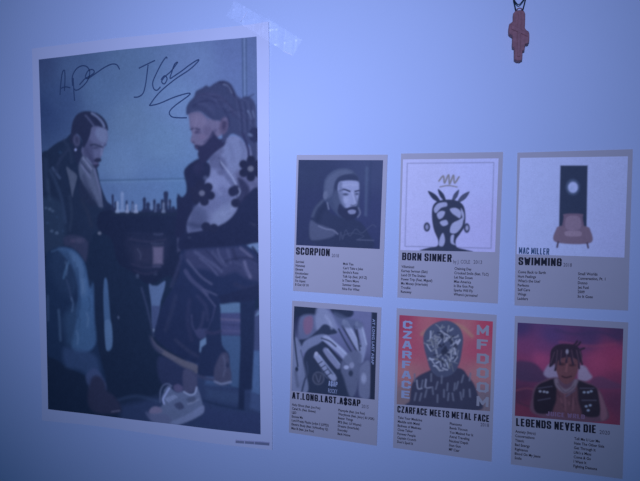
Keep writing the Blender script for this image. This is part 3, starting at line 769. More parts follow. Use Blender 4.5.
# pen signatures on the poster
V = []; F = []
W_ = .0016
for s_ in [[(60.4, 95), (61.2, 84), (62.8, 73), (65, 70.8), (65.4, 80), (64.8, 91)],
           [(61.5, 88.4), (66, 87), (70.6, 88)],
           [(73.6, 78), (74.2, 90), (75, 101)],
           [(73, 86), (72.8, 77), (76.5, 69.5), (82.5, 66), (88, 67.4), (90.4, 73), (88, 81), (82, 87.6), (76.6, 90.4), (73.8, 88)],
           [(80, 85), (85.5, 79), (91, 76), (95, 72.6), (93, 69.8), (88.4, 71.4), (86, 77.4), (89, 78.6), (96, 74), (105, 68), (112.5, 64.6), (117.6, 65.2), (120.6, 69.8)]]:
    pen_stroke(P, s_, W_, V, F)
mesh_obj('signature', V, F, PEN, P.root)
V = []; F = []
for s_ in [[(139.4, 68.6), (146, 65.2), (155.6, 60.6)],
           [(148.6, 65), (147.4, 75), (146, 85), (143.6, 93.4), (139, 97), (134.4, 97.4)],
           [(167.6, 58.8), (166.4, 57.6), (162, 63.6), (156.4, 74.6), (153.2, 83), (154.4, 89), (157.6, 90.4), (161, 87)],
           [(161.4, 80), (165, 76), (167.6, 79), (165, 84), (162.2, 82), (164.6, 77.6), (171, 72), (175, 67), (178, 62.6), (175, 64.6), (172.4, 72), (170.6, 78.6), (175.2, 76), (182.6, 71), (190, 65.4), (197.8, 60.4), (198.8, 61.6),
            (190, 70), (175, 80), (160, 92.6), (151.2, 103.8), (151, 105.6), (160, 103.6), (175, 97.4), (188.4, 93.6), (189.6, 95.6), (175, 106.4), (170, 112.6), (172.6, 117), (180, 118), (187.6, 118)]]:
    pen_stroke(P, s_, W_, V, F)
mesh_obj('signature', V, F, PEN, P.root)
# the caption strip in the lower margin: a run of tiny capitals too small to read
K = Canvas(P, [(236, 438.9), (270.2, 441.6), (270, 445.2), (235.6, 442.6)], 120, 10)
K.gradient([(245, 441, (104, 114, 170)), (262, 443, (92, 102, 158))])
for i in range(44):
    x = 236.6 + i * .76
    if i in (11, 24): continue
    K.line([(x, 440.2 + (x - 236) * .075), (x, 442.2 + (x - 236) * .075)], .5, (46, 56, 96), .5, .95, False)
K.build('caption_strip', .00012)

# ================================================================== the six album cards
def card_lift(seed):
    def f(u, v):
        fu, fv = u / .0508, v / .0762
        return .0009 + .0005 * abs(fu) ** 2 * (.6 + .4 * math.sin(seed)) + .0006 * max(0, -fv) ** 2 + .0002 * math.sin(2 * fv + seed * 1.7 + fu)
    return f
GROUP = 'album cards on the wall'
def card(i, cx, cz, deg, label):
    sh = Sheet('album_card', cx, cz, deg, .1016, .15249, label, 'print', card_lift(i), GROUP)
    grid_paper(sh, 'card_sheet', KRAFT, 32, 48)
    return sh

# ---- upper left card: a grey portrait
A = card(1, -.13705, -.01121, -.872, 'grey card with a dark monochrome portrait of a bearded man in a hooded top')
C = Canvas(A, [(299, 160), (383.3, 160.3), (380, 249), (296.5, 245)], 190, 200)
C.gradient([(306, 169, (52, 64, 108)), (375, 170, (60, 72, 120)), (310, 210, (48, 58, 104)), (372, 215, (52, 62, 112)), (345, 240, (44, 54, 100)), (302, 240, (46, 56, 100))])
C.line([(367, 168), (366, 215)], 2.6, (76, 90, 142), 2.5, .7); C.line([(371, 162), (370, 210)], 1, (48, 60, 110), 2, .6)
C.poly([(323, 200), (316, 206), (312, 216), (310, 226), (310, 240), (326, 246), (372, 248), (368, 232), (360, 222), (350, 218), (332, 214)], (46, 54, 100), 2)     # hood and shoulders
C.line([(323, 201), (316.5, 208), (313, 216)], 2.6, (74, 84, 132), 2.6, .8)
C.line([(326, 205), (320, 214), (318, 221)], 5, (40, 48, 92), 4, .7)
C.poly([(310.6, 221), (318, 224), (327, 227), (336, 232), (332, 237), (318, 240), (310.4, 238)], (76, 84, 134), 2.2, .9)
C.line([(319, 226), (326, 229), (333, 230), (338, 234)], 1.3, (104, 112, 164), 1.2, .9)
C.poly([(324, 196), (324.4, 182), (328.6, 174), (337, 169), (346, 168.2), (354, 171.4), (359, 178), (360, 186), (359.6, 196), (359.6, 206), (357, 214), (350, 218.4), (341, 217.6), (333, 210), (329, 204), (326, 202)], (62, 72, 122), 1.4)
C.poly([(325, 190), (326, 181), (331, 174.5), (339, 170.2), (347, 169.6), (353, 172), (350, 175.4), (340, 177), (336, 183), (334, 192), (329, 198), (326, 196)], (84, 94, 146), 3.4, .85)
C.poly([(334, 196), (335, 183), (340, 176.6), (350, 174), (357, 176), (358, 181), (348, 180), (340, 183), (338, 192), (338, 200)], (50, 58, 106), 1.8, .95)
C.poly([(339, 183), (344, 181), (352, 180.6), (358.6, 182), (359.4, 188), (359.2, 194), (358, 200), (356, 206), (350, 208), (345, 207), (341, 200), (338, 192)], (132, 142, 208), 1.8)
C.poly([(335, 190), (340, 194), (342, 204), (345, 210), (342, 214), (336, 208), (333, 200)], (68, 78, 128), 2.6, .9)
C.line([(340, 191), (344, 189.4), (350, 191.4)], 1.6, (48, 54, 100), 1.1); C.line([(355.4, 191.4), (359.2, 190.6)], 1.5, (52, 58, 104), 1)
C.dot(345.5, 194.4, 3, 1.3, (62, 70, 118), 1.3, .9); C.dot(357, 194, 1.8, 1.2, (64, 72, 120), 1.2, .9)
C.poly([(339, 184), (342, 182), (343, 190), (344, 200), (346, 206), (342, 204), (339, 196)], (100, 110, 168), 2.2, .8)
C.line([(343, 186), (350, 184.6), (357, 185.4)], 1.6, (148, 158, 222), 2, .6); C.dot(346, 200, 2.4, 3, (146, 156, 220), 2.4, .6)
C.line([(354.8, 193), (356.4, 199), (357, 203)], 1.4, (100, 108, 164), 1.6, .8)
C.line([(352.6, 192), (354, 198), (355.4, 203)], 1.2, (150, 160, 224), 1.4, .7)
C.line([(351, 205), (354, 205.4), (356, 204.4)], 1, (70, 78, 124), 1, .8)
C.poly([(340, 204), (345, 208.6), (352, 206.4), (357.4, 207), (358.6, 211), (356.6, 217.4), (350, 220.4), (343, 218), (338, 212)], (44, 50, 96), 1.8)
C.poly([(348, 211), (352, 209.6), (356, 210.6), (355, 213.6), (350, 214)], (116, 124, 186), 1.2)
C.line([(358.8, 208), (360.4, 213), (358, 217)], 1.5, (100, 108, 160), 1.2, .8)
C.dot(325.6, 195.4, 2.2, 4.4, (94, 104, 156), 1.4, .9, 6); C.line([(327.6, 203), (329, 209)], 1.4, (110, 120, 172), 1.2, .8)
C.line([(340, 240), (341, 232), (343, 239), (346, 230), (350, 236), (356, 229), (362, 233), (372, 225), (376, 227)], .6, (76, 84, 132), .9, .75)
C.line([(342, 236), (352, 233), (364, 236), (358, 240), (374, 240)], .6, (72, 80, 128), .9, .7)
C.line([(357, 239.6), (374, 240.4)], .9, (80, 88, 138), 1, .7)
C.develop(1.0, .022).build('cover_picture')
title(A, 'album_title', 'SCORPION', (296.4, 254.4), (330, 256.2), 7.3, INK)
title(A, 'release_year', '2018', (332, 257), (339.2, 257.4), 3.4, INK_SOFT, .01)
tracks(A, ['Survival', 'Nonstop', 'Elevate', 'Emotionless', "God's Plan", "I'm Upset", '8 Out Of 10'], (296.3, 262.6), (295.5, 285.4))
tracks(A, ['Mob Ties', "Can't Take a Joke", "Sandra's Rose", 'Talk Up (feat. JAY-Z)', 'Is There More', 'Summer Games', 'Nice For What'], (343.5, 264.8), (342.4, 289.6))

# ---- upper middle card: plain stand-in, a dark marbled vase with leaves and a gold scribble
B = card(2, -.02035, -.01127, -.197, 'grey card with a dark bust under a gold scribble on white')
C = Canvas(B, [(403.2, 159.5), (498.5, 158.5), (495, 252), (400.6, 250)], 210, 210)
C.gradient([(422, 176, (164, 172, 242)), (480, 170, (158, 164, 238)), (410, 235, (158, 166, 236)), (488, 235, (146, 152, 224))])
C.line([(407.4, 163.4), (493.8, 162.6), (491, 248.2), (405.2, 246.2), (407.4, 163.4)], .6, (104, 110, 168), .9, 1, False)
dk = (46, 52, 92)
for tip, base, w in (((428, 191), (441, 203), 2.6), ((438, 189), (446, 202), 2.2), ((459, 189.6), (452, 202), 2.2), ((469.6, 191.6), (457, 203), 2.6)):
    tx, ty = tip; bx_, by_ = base; mx_, my_ = (tx + bx_) / 2, (ty + by_) / 2; L_2 = math.hypot(bx_ - tx, by_ - ty); ex, ey = -(by_ - ty) / L_2 * w, (bx_ - tx) / L_2 * w
    C.poly([tip, (mx_ + ex, my_ + ey), base, (mx_ - ex, my_ - ey)], dk if tx < 450 else (66, 72, 118), .9)
C.poly([(432, 218), (432.6, 207), (437, 201.6), (446, 199.6), (456, 200.4), (463, 205), (465.4, 214), (464.6, 226), (460, 234), (456, 240), (457, 247), (466, 249.6), (473, 252), (455, 253), (430, 252), (420, 250.4), (429, 247.6), (437, 246), (438, 240),
        (434, 230)], dk, 1.0)
C.dot(427, 227, 3.2, 4.6, dk, 1); C.dot(427, 227, 1.6, 2.6, (120, 126, 190), 1.2)
C.dot(466.8, 228, 3.0, 4.8, dk, 1); C.dot(467, 228, 1.5, 2.6, (130, 136, 200), 1.2)
wt = (142, 150, 218)
for pts in [[(434, 209), (438, 203.6), (446, 202.4), (447, 206), (441, 208), (436, 213)], [(437, 214), (441, 211), (445, 212), (443, 217), (439, 219)], [(450, 209), (456, 208), (461, 212), (460, 218), (456, 216), (452, 213)],
            [(440, 222), (446, 220), (448, 224), (443, 226)], [(452, 224), (459, 220), (463, 218), (462, 226), (456, 233), (450, 232)], [(440, 238), (443, 233), (445, 240), (443, 246), (439, 245)],
            [(451, 236), (454, 235), (453.6, 242), (456, 245), (451, 243)], [(461, 208), (464, 214), (463.6, 220), (461.6, 214)]]:
    C.poly(pts, wt, 1.1, .92)
C.line([(448, 202), (449.6, 216), (449, 232), (449.4, 247)], 1.6, dk, 1, .9)
C.line([(439, 181), (443.4, 176), (444.6, 183), (448.6, 175), (449.6, 184), (453.4, 175.4), (454.6, 183), (459, 177)], 1.6, (112, 112, 140), 1)
C.line([(440, 187), (448, 185.6), (457, 187)], 1.2, (112, 112, 146), 1)
C.develop(1.0, .022).build('cover_picture')
title(B, 'album_title', 'BORN SINNER', (402.2, 259.9), (451.6, 262.0), 7.5, INK)
title(B, 'artist_line', 'by J. COLE', (453.2, 263.2), (470, 263.6), 3.6, INK_SOFT, .01)
title(B, 'release_year', '2013', (473.4, 263.6), (482, 263.9), 3.6, INK_SOFT, .01)
tracks(B, ['Villuminati', 'Kerney Sermon (Skit)', 'Land Of The Snakes', 'Power Trip (Feat. Miguel)', 'Mo Money (Interlude)', 'Trouble', 'Runaway'], (401.8, 267.6), (400.9, 292.5))
tracks(B, ['Chaining Day', 'Crooked Smile (feat. TLC)', 'Let Nas Down', 'Miss America', 'Is She Gon Pop', 'Sparks Will Fly', "Where's Jermaine?"], (454.4, 269.6), (453.7, 295.3))

# ---- upper right card: plain stand-in, a dark panel, a pale disc and an armchair
Cc = card(3, .09593, -.0117, .724, 'grey card with a tall dark panel and pale disc on white')
C = Canvas(Cc, [(520, 158), (627.5, 156.5), (624, 257.5), (516.5, 254)], 230, 220)
C.gradient([(535, 180, (152, 160, 226)), (606, 176, (132, 140, 202)), (530, 235, (146, 154, 220)), (612, 240, (126, 132, 194)), (570, 250, (140, 148, 212))])
C.poly([(560.2, 165.6), (587.4, 165.6), (586.2, 241), (558.6, 240)], (38, 46, 84), 1, 1, False)
C.dot(572.6, 187.2, 6.6, 7.6, (76, 92, 146), 3, .7); C.dot(572.8, 187.4, 4.8, 5.4, (140, 158, 220), 1.6); C.dot(571.6, 188.6, 2.2, 2, (116, 134, 196), 2, .6)
C.poly([(564.5, 214), (581.5, 214), (582.5, 218), (583, 236), (562.6, 236), (563.4, 218)], (84, 72, 112), 1.3)      # a plain low armchair
C.poly([(567, 217), (579, 217), (580, 229), (566, 229)], (102, 90, 132), 1.4)
C.poly([(556, 229), (560, 226), (565, 227), (567, 233), (579, 233), (581, 227), (586, 226.4), (590, 229.6), (590, 243), (555.4, 242)], (90, 78, 116), 1.3)
C.poly([(566, 231), (580, 231.2), (580, 236), (566, 235.8)], (112, 100, 142), 1.2, .9)
C.line([(558, 242), (557, 247)], 1.8, (60, 52, 86), 1); C.line([(587, 243), (588, 247.6)], 1.8, (60, 52, 86), 1)
C.develop(1.0, .022).build('cover_picture')
title(Cc, 'artist_logo', 'MAC MILLER', (518.6, 253.6), (549, 254.8), 6.4, TEAL_INK, .05)
title(Cc, 'album_title', 'SWIMMING', (518.3, 264.8), (561.4, 266.2), 7.8, INK)
title(Cc, 'release_year', '2018', (563.2, 266.4), (571.6, 266.8), 3.6, INK_SOFT, .01)
tracks(Cc, ['Come Back to Earth', 'Hurt Feelings', "What's the Use?", 'Perfecto', 'Self Care', 'Wings', 'Ladders'], (518, 273), (517.2, 299.4))
tracks(Cc, ['Small Worlds', 'Conversation, Pt. 1', 'Dunno', 'Jet Fuel', '2009', 'So It Goes'], (577.9, 274.9), (577.2, 297.4))

# ---- lower left card: monochrome close-up with a hand
D = card(4, -.14027, -.1749, -.79, 'grey card with a monochrome close-up of a face behind tattooed ringed fingers')
C = Canvas(D, [(294.6, 306), (377.4, 312.4), (374.9, 399.3), (291.9, 390.4)], 200, 210)
C.gradient([(300, 315, (40, 48, 86)), (340, 325, (92, 102, 158)), (370, 330, (90, 98, 152)), (300, 360, (96, 106, 160)), (330, 380, (46, 54, 94)), (365, 385, (50, 58, 98)), (298, 385, (84, 92, 142))])
C.poly([(294, 306), (318, 307), (318, 314), (308, 318), (298, 316), (294, 322)], (34, 42, 78), 2)
C.poly([(300, 318), (310, 314), (322, 318), (326, 332), (320, 340), (308, 342), (299, 336)], (82, 90, 144), 3)
C.poly([(305, 318), (312, 316), (313.4, 324), (311, 332), (306, 334), (303.6, 326)], (108, 84, 134), 2.5, .9)
C.poly([(317, 308), (326, 308), (334, 318), (338, 330), (334, 334), (322, 334), (316, 326)], (112, 122, 180), 3, .9)
C.poly([(318, 330), (325, 324), (335, 329), (337, 333), (328, 335), (320, 337), (314, 342), (300, 346), (298, 340), (308, 338)], (42, 50, 90), 1.8)
C.poly([(332, 308), (352, 310), (352, 316), (342, 318), (334, 314)], (40, 48, 88), 2)
C.poly([(304, 342), (314, 336), (324, 334), (330, 338), (322, 344), (310, 350), (302, 352)], (98, 108, 164), 2)
C.poly([(306, 352), (318, 344), (326, 342), (340, 360), (346, 374), (352, 392), (350, 397), (304, 391), (302, 370)], (38, 46, 84), 2)
C.poly([(294, 340), (301, 344), (303, 360), (306, 372), (308, 391), (292.4, 390)], (96, 106, 160), 2, .9)
C.line([(294, 330), (296, 350), (298, 366)], 1.4, (36, 44, 80), 1.3); C.dot(297, 369, 1.6, 2.4, (34, 42, 78), 1)
C.line([(302, 392), (305, 380), (308, 372), (307, 362)], 1.8, (48, 56, 98), 1.4)
f1 = (126, 136, 196)
C.line([(345.5, 323), (350, 332), (355, 342), (360, 349)], 6.2, f1, 2); C.line([(360, 326), (363, 336), (364, 346), (361, 360)], 5.4, (112, 122, 180), 2)
C.line([(326, 338.4), (333, 344), (342, 352), (350, 362)], 6.6, f1, 2); C.line([(326, 350), (331, 358), (338, 366)], 5.4, (104, 112, 168), 2)
C.line([(317, 356), (322, 364), (328, 374), (334, 378)], 6.0, (112, 122, 178), 1.8)
for (x, y) in [(321, 362), (323.6, 366), (326, 370), (329, 374)]:
    C.line([(x - 2.4, y + 1.6), (x + 2.6, y - 1.6)], 1.0, (44, 52, 90), .9, .9)
C.dot(316.6, 353.6, 1.8, 2.2, (136, 144, 200), 1); C.dot(344.4, 321.6, 2, 2.4, (146, 156, 214), 1.2); C.dot(357, 323.6, 1.8, 2.4, (138, 148, 206), 1.2)
C.line([(339, 329), (346, 342), (352, 352)], 1.6, (44, 52, 92), 1.4); C.line([(354, 326), (358, 338), (361, 346)], 1.5, (46, 54, 94), 1.4)
for (x0, y0, x1, y1) in [(347.4, 322, 360, 344), (362.4, 327, 366.6, 344), (329, 337.4, 351, 358), (328, 349, 340, 364), (319.6, 355.4, 335, 375)]:
    C.line([(x0, y0), (x1, y1)], 1.5, (148, 158, 216), 1.4, .7)
for (x0, y0, x1, y1) in [(342.6, 326, 357, 351), (357, 330, 360, 350), (323, 342, 346, 364), (322, 352, 336, 370), (314, 359, 331, 381)]:
    C.line([(x0, y0), (x1, y1)], 1.7, (38, 44, 80), 1.6, .9)
C.poly([(334, 312), (350, 318), (362, 322), (362, 328), (350, 328), (340, 326)], (74, 84, 134), 3, .7)
C.line([(322, 338), (330, 341), (336, 346)], 1.6, (52, 58, 98), 1.4, .9)
C.line([(326, 316), (330, 322), (332, 328)], 2.4, (132, 142, 202), 2.4, .7)
C.line([(301, 350), (304, 362), (306, 376)], 1.2, (60, 68, 112), 1.4, .8); C.line([(296, 372), (298, 386)], 3, (66, 74, 118), 2.4, .7)
C.poly([(345, 356), (356, 350), (362, 356), (360, 372), (356, 392), (350, 396), (344, 378), (341, 368)], (78, 86, 134), 2.4, .9)
C.dot(346.6, 367, 2.6, 2, (130, 140, 198), 1.2); C.dot(352, 365, 2.4, 3, (110, 118, 172), 1.4); C.dot(351, 373, 2.2, 3, (42, 50, 88), 1.4)
C.poly([(361, 366), (370, 362), (370, 396), (360, 396), (359, 380)], (88, 96, 146), 2.4, .9); C.dot(364, 378, 2.6, 5, (122, 132, 188), 2, .8)
C.dot(318.6, 378, 6.2, 6.8, (66, 72, 112), 1.2, .9); C.dot(318.6, 378, 4.8, 5.4, (40, 46, 82), 1, .8); C.line([(316, 374.4), (319, 382), (321, 375)], .8, (74, 80, 122), .8)
C.poly([(371.8, 312), (377.6, 312.4), (375, 399.4), (370.2, 399)], (34, 40, 74), .9, 1, False)
C.develop(1.0, .022).build('cover_picture')
title(D, 'album_title', 'AT.LONG.LAST.A$SAP', (292.4, 398.3), (360.6, 406.2), 6.6, INK)
title(D, 'release_year', '2015', (361.8, 407.4), (368.8, 408.2), 3.4, INK_SOFT, .01)
u0, v0 = D.local(372.9, 318.6); u1, v1 = D.local(371.6, 364)
words(D, 'side_lettering', [('AT LONG LAST A$AP', (u0, v0), math.hypot(u1 - u0, v1 - v0), .0026, math.degrees(math.atan2(v1 - v0, u1 - u0)))], PALE_INK, weight=.025)
title(D, 'chest_lettering', 'A$AP', (328.6, 385.4), (337.6, 386.6), 5.0, PALE_INK, .03)
title(D, 'chest_lettering', 'ROCKY', (328.4, 392.2), (337.4, 393.4), 4.2, PALE_INK, .01)
tracks(D, ['Holy Ghost (feat. Joe Fox)', 'Canal St. (feat. Bones)', 'L$D', 'Excuse Me', 'Lord Pretty Flacko Jodye 2 (LPFJ2)', 'Electric Body (feat. ScHoolboy Q)', 'Max B (feat. Joe Fox)'], (292.5, 405.2), (291.8, 428.6))
tracks(D, ['Pharsyde (feat. Joe Fox)', 'Wavybone (feat. Juicy J & UGK)', 'Better Things', "M'$ (feat. Lil Wayne)", 'Dreams (Interlude)', 'Everyday', 'Back Home'], (338.8, 410.8), (337.6, 434.2))

# ---- lower middle card: red and yellow cover with a dark patterned bust shape (plain stand-in)
Ee = card(5, -.02151, -.17555, -.2495, 'grey card with a red and yellow cover, grey block lettering down both sides')
C = Canvas(Ee, [(399.6, 314.8), (492.9, 321.3), (489.9, 410.8), (396.8, 403.8)], 210, 210)
C.gradient([(402, 320, (128, 54, 92)), (445, 319, (138, 66, 100)), (490, 326, (138, 54, 88)), (406, 350, (134, 66, 100)), (480, 350, (136, 62, 96)), (405, 372, (128, 92, 112)), (484, 372, (124, 90, 110)),
            (402, 396, (92, 86, 108)), (486, 400, (80, 78, 102)), (430, 324, (138, 86, 112)), (462, 326, (138, 88, 112))])
C.line([(422, 334), (434, 326), (448, 323), (462, 327), (472, 336)], 3.4, (160, 108, 116), 3, .7)
C.poly([(410, 400), (412, 384), (418, 376), (430, 370), (436, 366), (460, 368), (468, 376), (474, 384), (478, 396), (478, 410), (410, 406)], (44, 46, 82), 1.8)
C.poly([(424, 346), (424, 334), (430, 326), (440, 321), (450, 321), (459, 327), (463, 337), (462, 350), (459, 364), (452, 374), (440, 377), (431, 370), (427, 358)], (60, 66, 108), 1.4)
rs = np.random.RandomState(4)
for k in range(70):      # marbled pale flecks
    a = rs.uniform(0, 6.28); r = rs.uniform(.1, .92) ** .6
    x, y = 443.5 + 17 * r * math.cos(a), 348 + 24 * r * math.sin(a)
    b = rs.uniform(.6, 1.0); q = rs.uniform(0, 3.14); l_ = rs.uniform(1.6, 4.5)
    C.line([(x - l_ * math.cos(q), y - l_ * math.sin(q)), (x, y + rs.uniform(-1, 1)), (x + l_ * math.cos(q), y + l_ * math.sin(q))], rs.uniform(.8, 2.0), (int(134 * b), int(142 * b), int(190 * b)), .9, .9)
for k in range(24):
    a = rs.uniform(0, 6.28); r = rs.uniform(.1, .85)
    x, y = 443.5 + 16 * r * math.cos(a), 348 + 22 * r * math.sin(a)
    C.dot(x, y, rs.uniform(1, 3), rs.uniform(.7, 1.8), (38, 42, 76), 1, .85, rs.uniform(0, 180))
for k in range(22):
    x = 416 + (k % 11) * 5.4 + rs.uniform(-1.5, 1.5); y = (382 if k < 11 else 395) + rs.uniform(-5, 5)
    C.line([(x, y - 4), (x + rs.uniform(-2, 2), y + 3)], 1.7, (80, 86, 126), 1.2, .85)
C.line([(417, 380), (418, 388), (422, 388)], 1.4, (108, 114, 158), 1, .9); C.line([(426, 379), (426, 387), (431, 387)], 1.4, (104, 110, 154), 1, .9)
C.develop(1.0, .022).build('cover_picture')
def column_word(sh, name, txt, a, b, size, wide, material):
    V = []; F = []
    for i, ch in enumerate(txt):
        t = i / (len(txt) - 1)
        u, v = sh.local(a[0] + (b[0] - a[0]) * t, a[1] + (b[1] - a[1]) * t)
        v2, f2, w2 = cap_word(ch, .25, .6)
        n0 = len(V)
        for k, (x, y) in enumerate(v2):
            V.append(sh.p3(u + x / w2 * wide, v + y * size, .00018 + (k // 4) % 5 * .000012))
        F += [tuple(n0 + q for q in f) for f in f2]
    return mesh_obj(name, V, F, material, sh.root)
column_word(Ee, 'side_lettering', 'CZARFACE', (403.0, 328.0), (401.4, 397.4), .0082, .0098, PALE_INK)
column_word(Ee, 'side_lettering', 'MFDOOM', (476.6, 334.6), (476.4, 405.4), .0104, .0118, CREAM_INK)
title(Ee, 'album_title', 'CZARFACE MEETS METAL FACE', (397.5, 411.9), (489.3, 421.7), 6.6, INK)
title(Ee, 'release_year', '2018', (480.4, 425.6), (489, 426.4), 3.4, INK_SOFT, .01)
tracks(Ee, ['Take Your Medicine', 'Meddle with Metal', 'Badness of Madness', 'Close Talker', 'Forever People', 'Captain Crunch', "Don't Spoil It"], (398, 418), (397.4, 442.2))
tracks(Ee, ['Phantoms', 'Bomb Thrown', 'You Masked For It', 'Astral Traveling', 'Nautical Depth', 'Stun Gun', 'MF Czar'], (449.7, 424.2), (449, 449.8))

# ---- lower right card: purple and pink dusk, figure in a dark sleeveless jacket
Ff = card(6, .09806, -.17532, .306, 'grey card with a purple and pink sky behind a figure in a dark vest')
C = Canvas(Ff, [(517.6, 322.4), (623, 328.4), (619.7, 424.7), (514.7, 415.2)], 230, 220)
C.gradient([(520, 326, (50, 44, 92)), (550, 335, (58, 48, 98)), (590, 335, (52, 42, 84)), (618, 332, (46, 38, 74)), (525, 348, (84, 48, 94)), (542, 346, (78, 48, 95)), (612, 353, (96, 42, 80)), (540, 358, (116, 54, 98)), (600, 362, (112, 48, 86)),
            (522, 360, (92, 46, 86)), (616, 362, (100, 44, 78)), (520, 374, (62, 38, 72)), (616, 380, (74, 38, 70)), (520, 395, (52, 34, 62)), (615, 400, (56, 34, 62)), (520, 410, (72, 36, 62)), (600, 418, (74, 36, 62)), (565, 411, (74, 42, 70))], 3.4)
C.line([(556, 330), (575, 334), (600, 332), (618, 338)], 3, (46, 38, 82), 3, .5); C.line([(560, 342), (590, 346), (615, 344)], 2.4, (104, 50, 90), 3, .5)
C.poly([(516, 362), (526, 361), (536, 364), (544, 372), (556, 376), (556, 382), (536, 382), (516, 378)], (48, 38, 76), 3, .8)
C.poly([(590, 380), (600, 376), (610, 380), (620, 384), (620, 388), (594, 388)], (58, 40, 78), 3, .7)
C.line([(516, 390), (528, 388), (540, 392)], 1.8, (88, 48, 78), 2, .6); C.line([(518, 402), (530, 406), (540, 404)], 1.6, (44, 30, 58), 2, .6)
C.poly([(543.6, 374), (547, 366), (553, 362), (557, 370), (558, 379), (551, 379)], (100, 94, 140), 2.4)
C.poly([(579, 366), (585, 366), (589, 372), (592, 377), (586, 381), (578, 380)], (100, 92, 136), 2.4)
C.poly([(532, 412), (532, 396), (535, 386), (544, 380), (555, 377), (576, 379), (590, 383), (599, 390), (604, 402), (606, 420), (560, 420)], (62, 46, 76), 2)
C.poly([(533.4, 398), (537, 386), (546, 381), (556, 379), (560, 390), (557, 402), (552, 412), (536, 412)], (26, 22, 44), 1.6)
C.poly([(575, 381), (587, 383.6), (596, 388), (600, 402), (598, 416), (580, 414), (574, 400)], (28, 24, 46), 1.6)
C.poly([(598, 390), (604, 402), (607, 416), (601, 420), (600, 406)], (78, 56, 86), 1.8, .9)
C.poly([(558, 384), (566, 390), (576, 384), (578, 400), (580, 416), (554, 414), (556, 400)], (62, 42, 66), 2.4)
for k in range(9):
    C.line([(558 + k * 2.2, 392 + (k % 3) * 6), (560 + k * 1.8, 398 + (k % 4) * 4)], 1.4, (86, 60, 86) if k % 2 else (46, 32, 56), 1.6, .6)
C.line([(566, 396), (575, 390)], 1.2, (60, 56, 92), 1.2, .8)
C.line([(556, 380), (558, 386), (565, 391), (572, 388), (576, 381)], 4.2, (80, 72, 104), 2); C.line([(557, 383), (565, 392), (574, 386)], 1.0, (58, 48, 76), 1, .8)
C.poly([(555, 366), (556, 358), (564, 354), (574, 355), (578, 362), (577, 372), (573, 380), (566, 384), (560, 380), (557, 373)], (74, 48, 70), 1.4)
C.dot(562, 364, 3, 1.4, (42, 28, 48), 1.6, .8); C.dot(572, 365, 3, 1.4, (42, 28, 48), 1.6, .8); C.line([(567, 364), (566, 371)], 1.5, (96, 62, 84), 1.5, .8)
C.line([(562, 376), (566, 377.4), (571, 376)], 1.6, (40, 26, 46), 1.4, .9)
C.poly([(550, 358), (551, 350), (556, 345), (564, 343.6), (573, 344.4), (579, 348), (582, 356), (580, 362), (576, 359), (570, 357), (562, 358), (556, 362), (551, 366)], (36, 28, 54), 1.5)
for k, (x0, y0, x1, y1) in enumerate([(554, 352, 550, 366), (557, 350, 555, 370), (561, 350, 560, 364), (566, 350, 566, 362), (571, 350, 573, 364), (576, 350, 579, 368), (579, 350, 582, 364), (576, 346, 580, 342), (580, 350, 584, 348), (572, 346, 577, 341)]):
    C.line([(x0, y0), ((x0 + x1) / 2 + (.8 if k % 2 else -.8), (y0 + y1) / 2), (x1, y1)], 2.0, (38, 29, 56), 1.0)
    if k < 7: C.line([(x0 + .4, y0), (x1 + .6, y1 - 3)], .7, (74, 58, 88), .8, .7)
C.dot(567, 351.4, 1.4, 2.4, (108, 108, 150), 1, .9)
for (x, y) in [(540, 391), (544, 391.4), (547, 392), (584, 392), (588, 392), (591, 391), (586, 406), (590, 405), (588, 410)]:
    C.dot(x, y, 1.4, 1.1, (112, 116, 158), 1, .85)
for (x0, y0, x1, y1) in [(538, 388, 552, 386), (538, 400, 550, 398), (580, 388, 594, 388), (582, 400, 596, 400)]:
    C.line([(x0, y0), (x1, y1)], .9, (64, 64, 100), 1.2, .7)
C.develop(1.0, .022).build('cover_picture')
title(Ff, 'cover_lettering', 'JUICE WRLD', (546, 415.2), (584.6, 418.8), 4.4, ROSE_INK, .03)
title(Ff, 'album_title', 'LEGENDS NEVER DIE', (515.9, 425.3), (595.9, 432.9), 7.8, INK)
title(Ff, 'release_year', '2020', (599.2, 433.4), (609.6, 434.4), 3.8, INK_SOFT, .01)
tracks(Ff, ['Anxiety (Intro)', 'Conversations', 'Titanic', 'Bad Energy', 'Righteous', 'Blood On My Jeans', 'Smile'], (515.2, 431.9), (514.4, 458.2))
tracks(Ff, ['Tell Me U Luv Me', 'Hate The Other Side', 'Get Through It', "Life's a Mess", 'Come & Go', 'I Want It', 'Fighting Demons'], (574, 439.2), (573, 466.4))

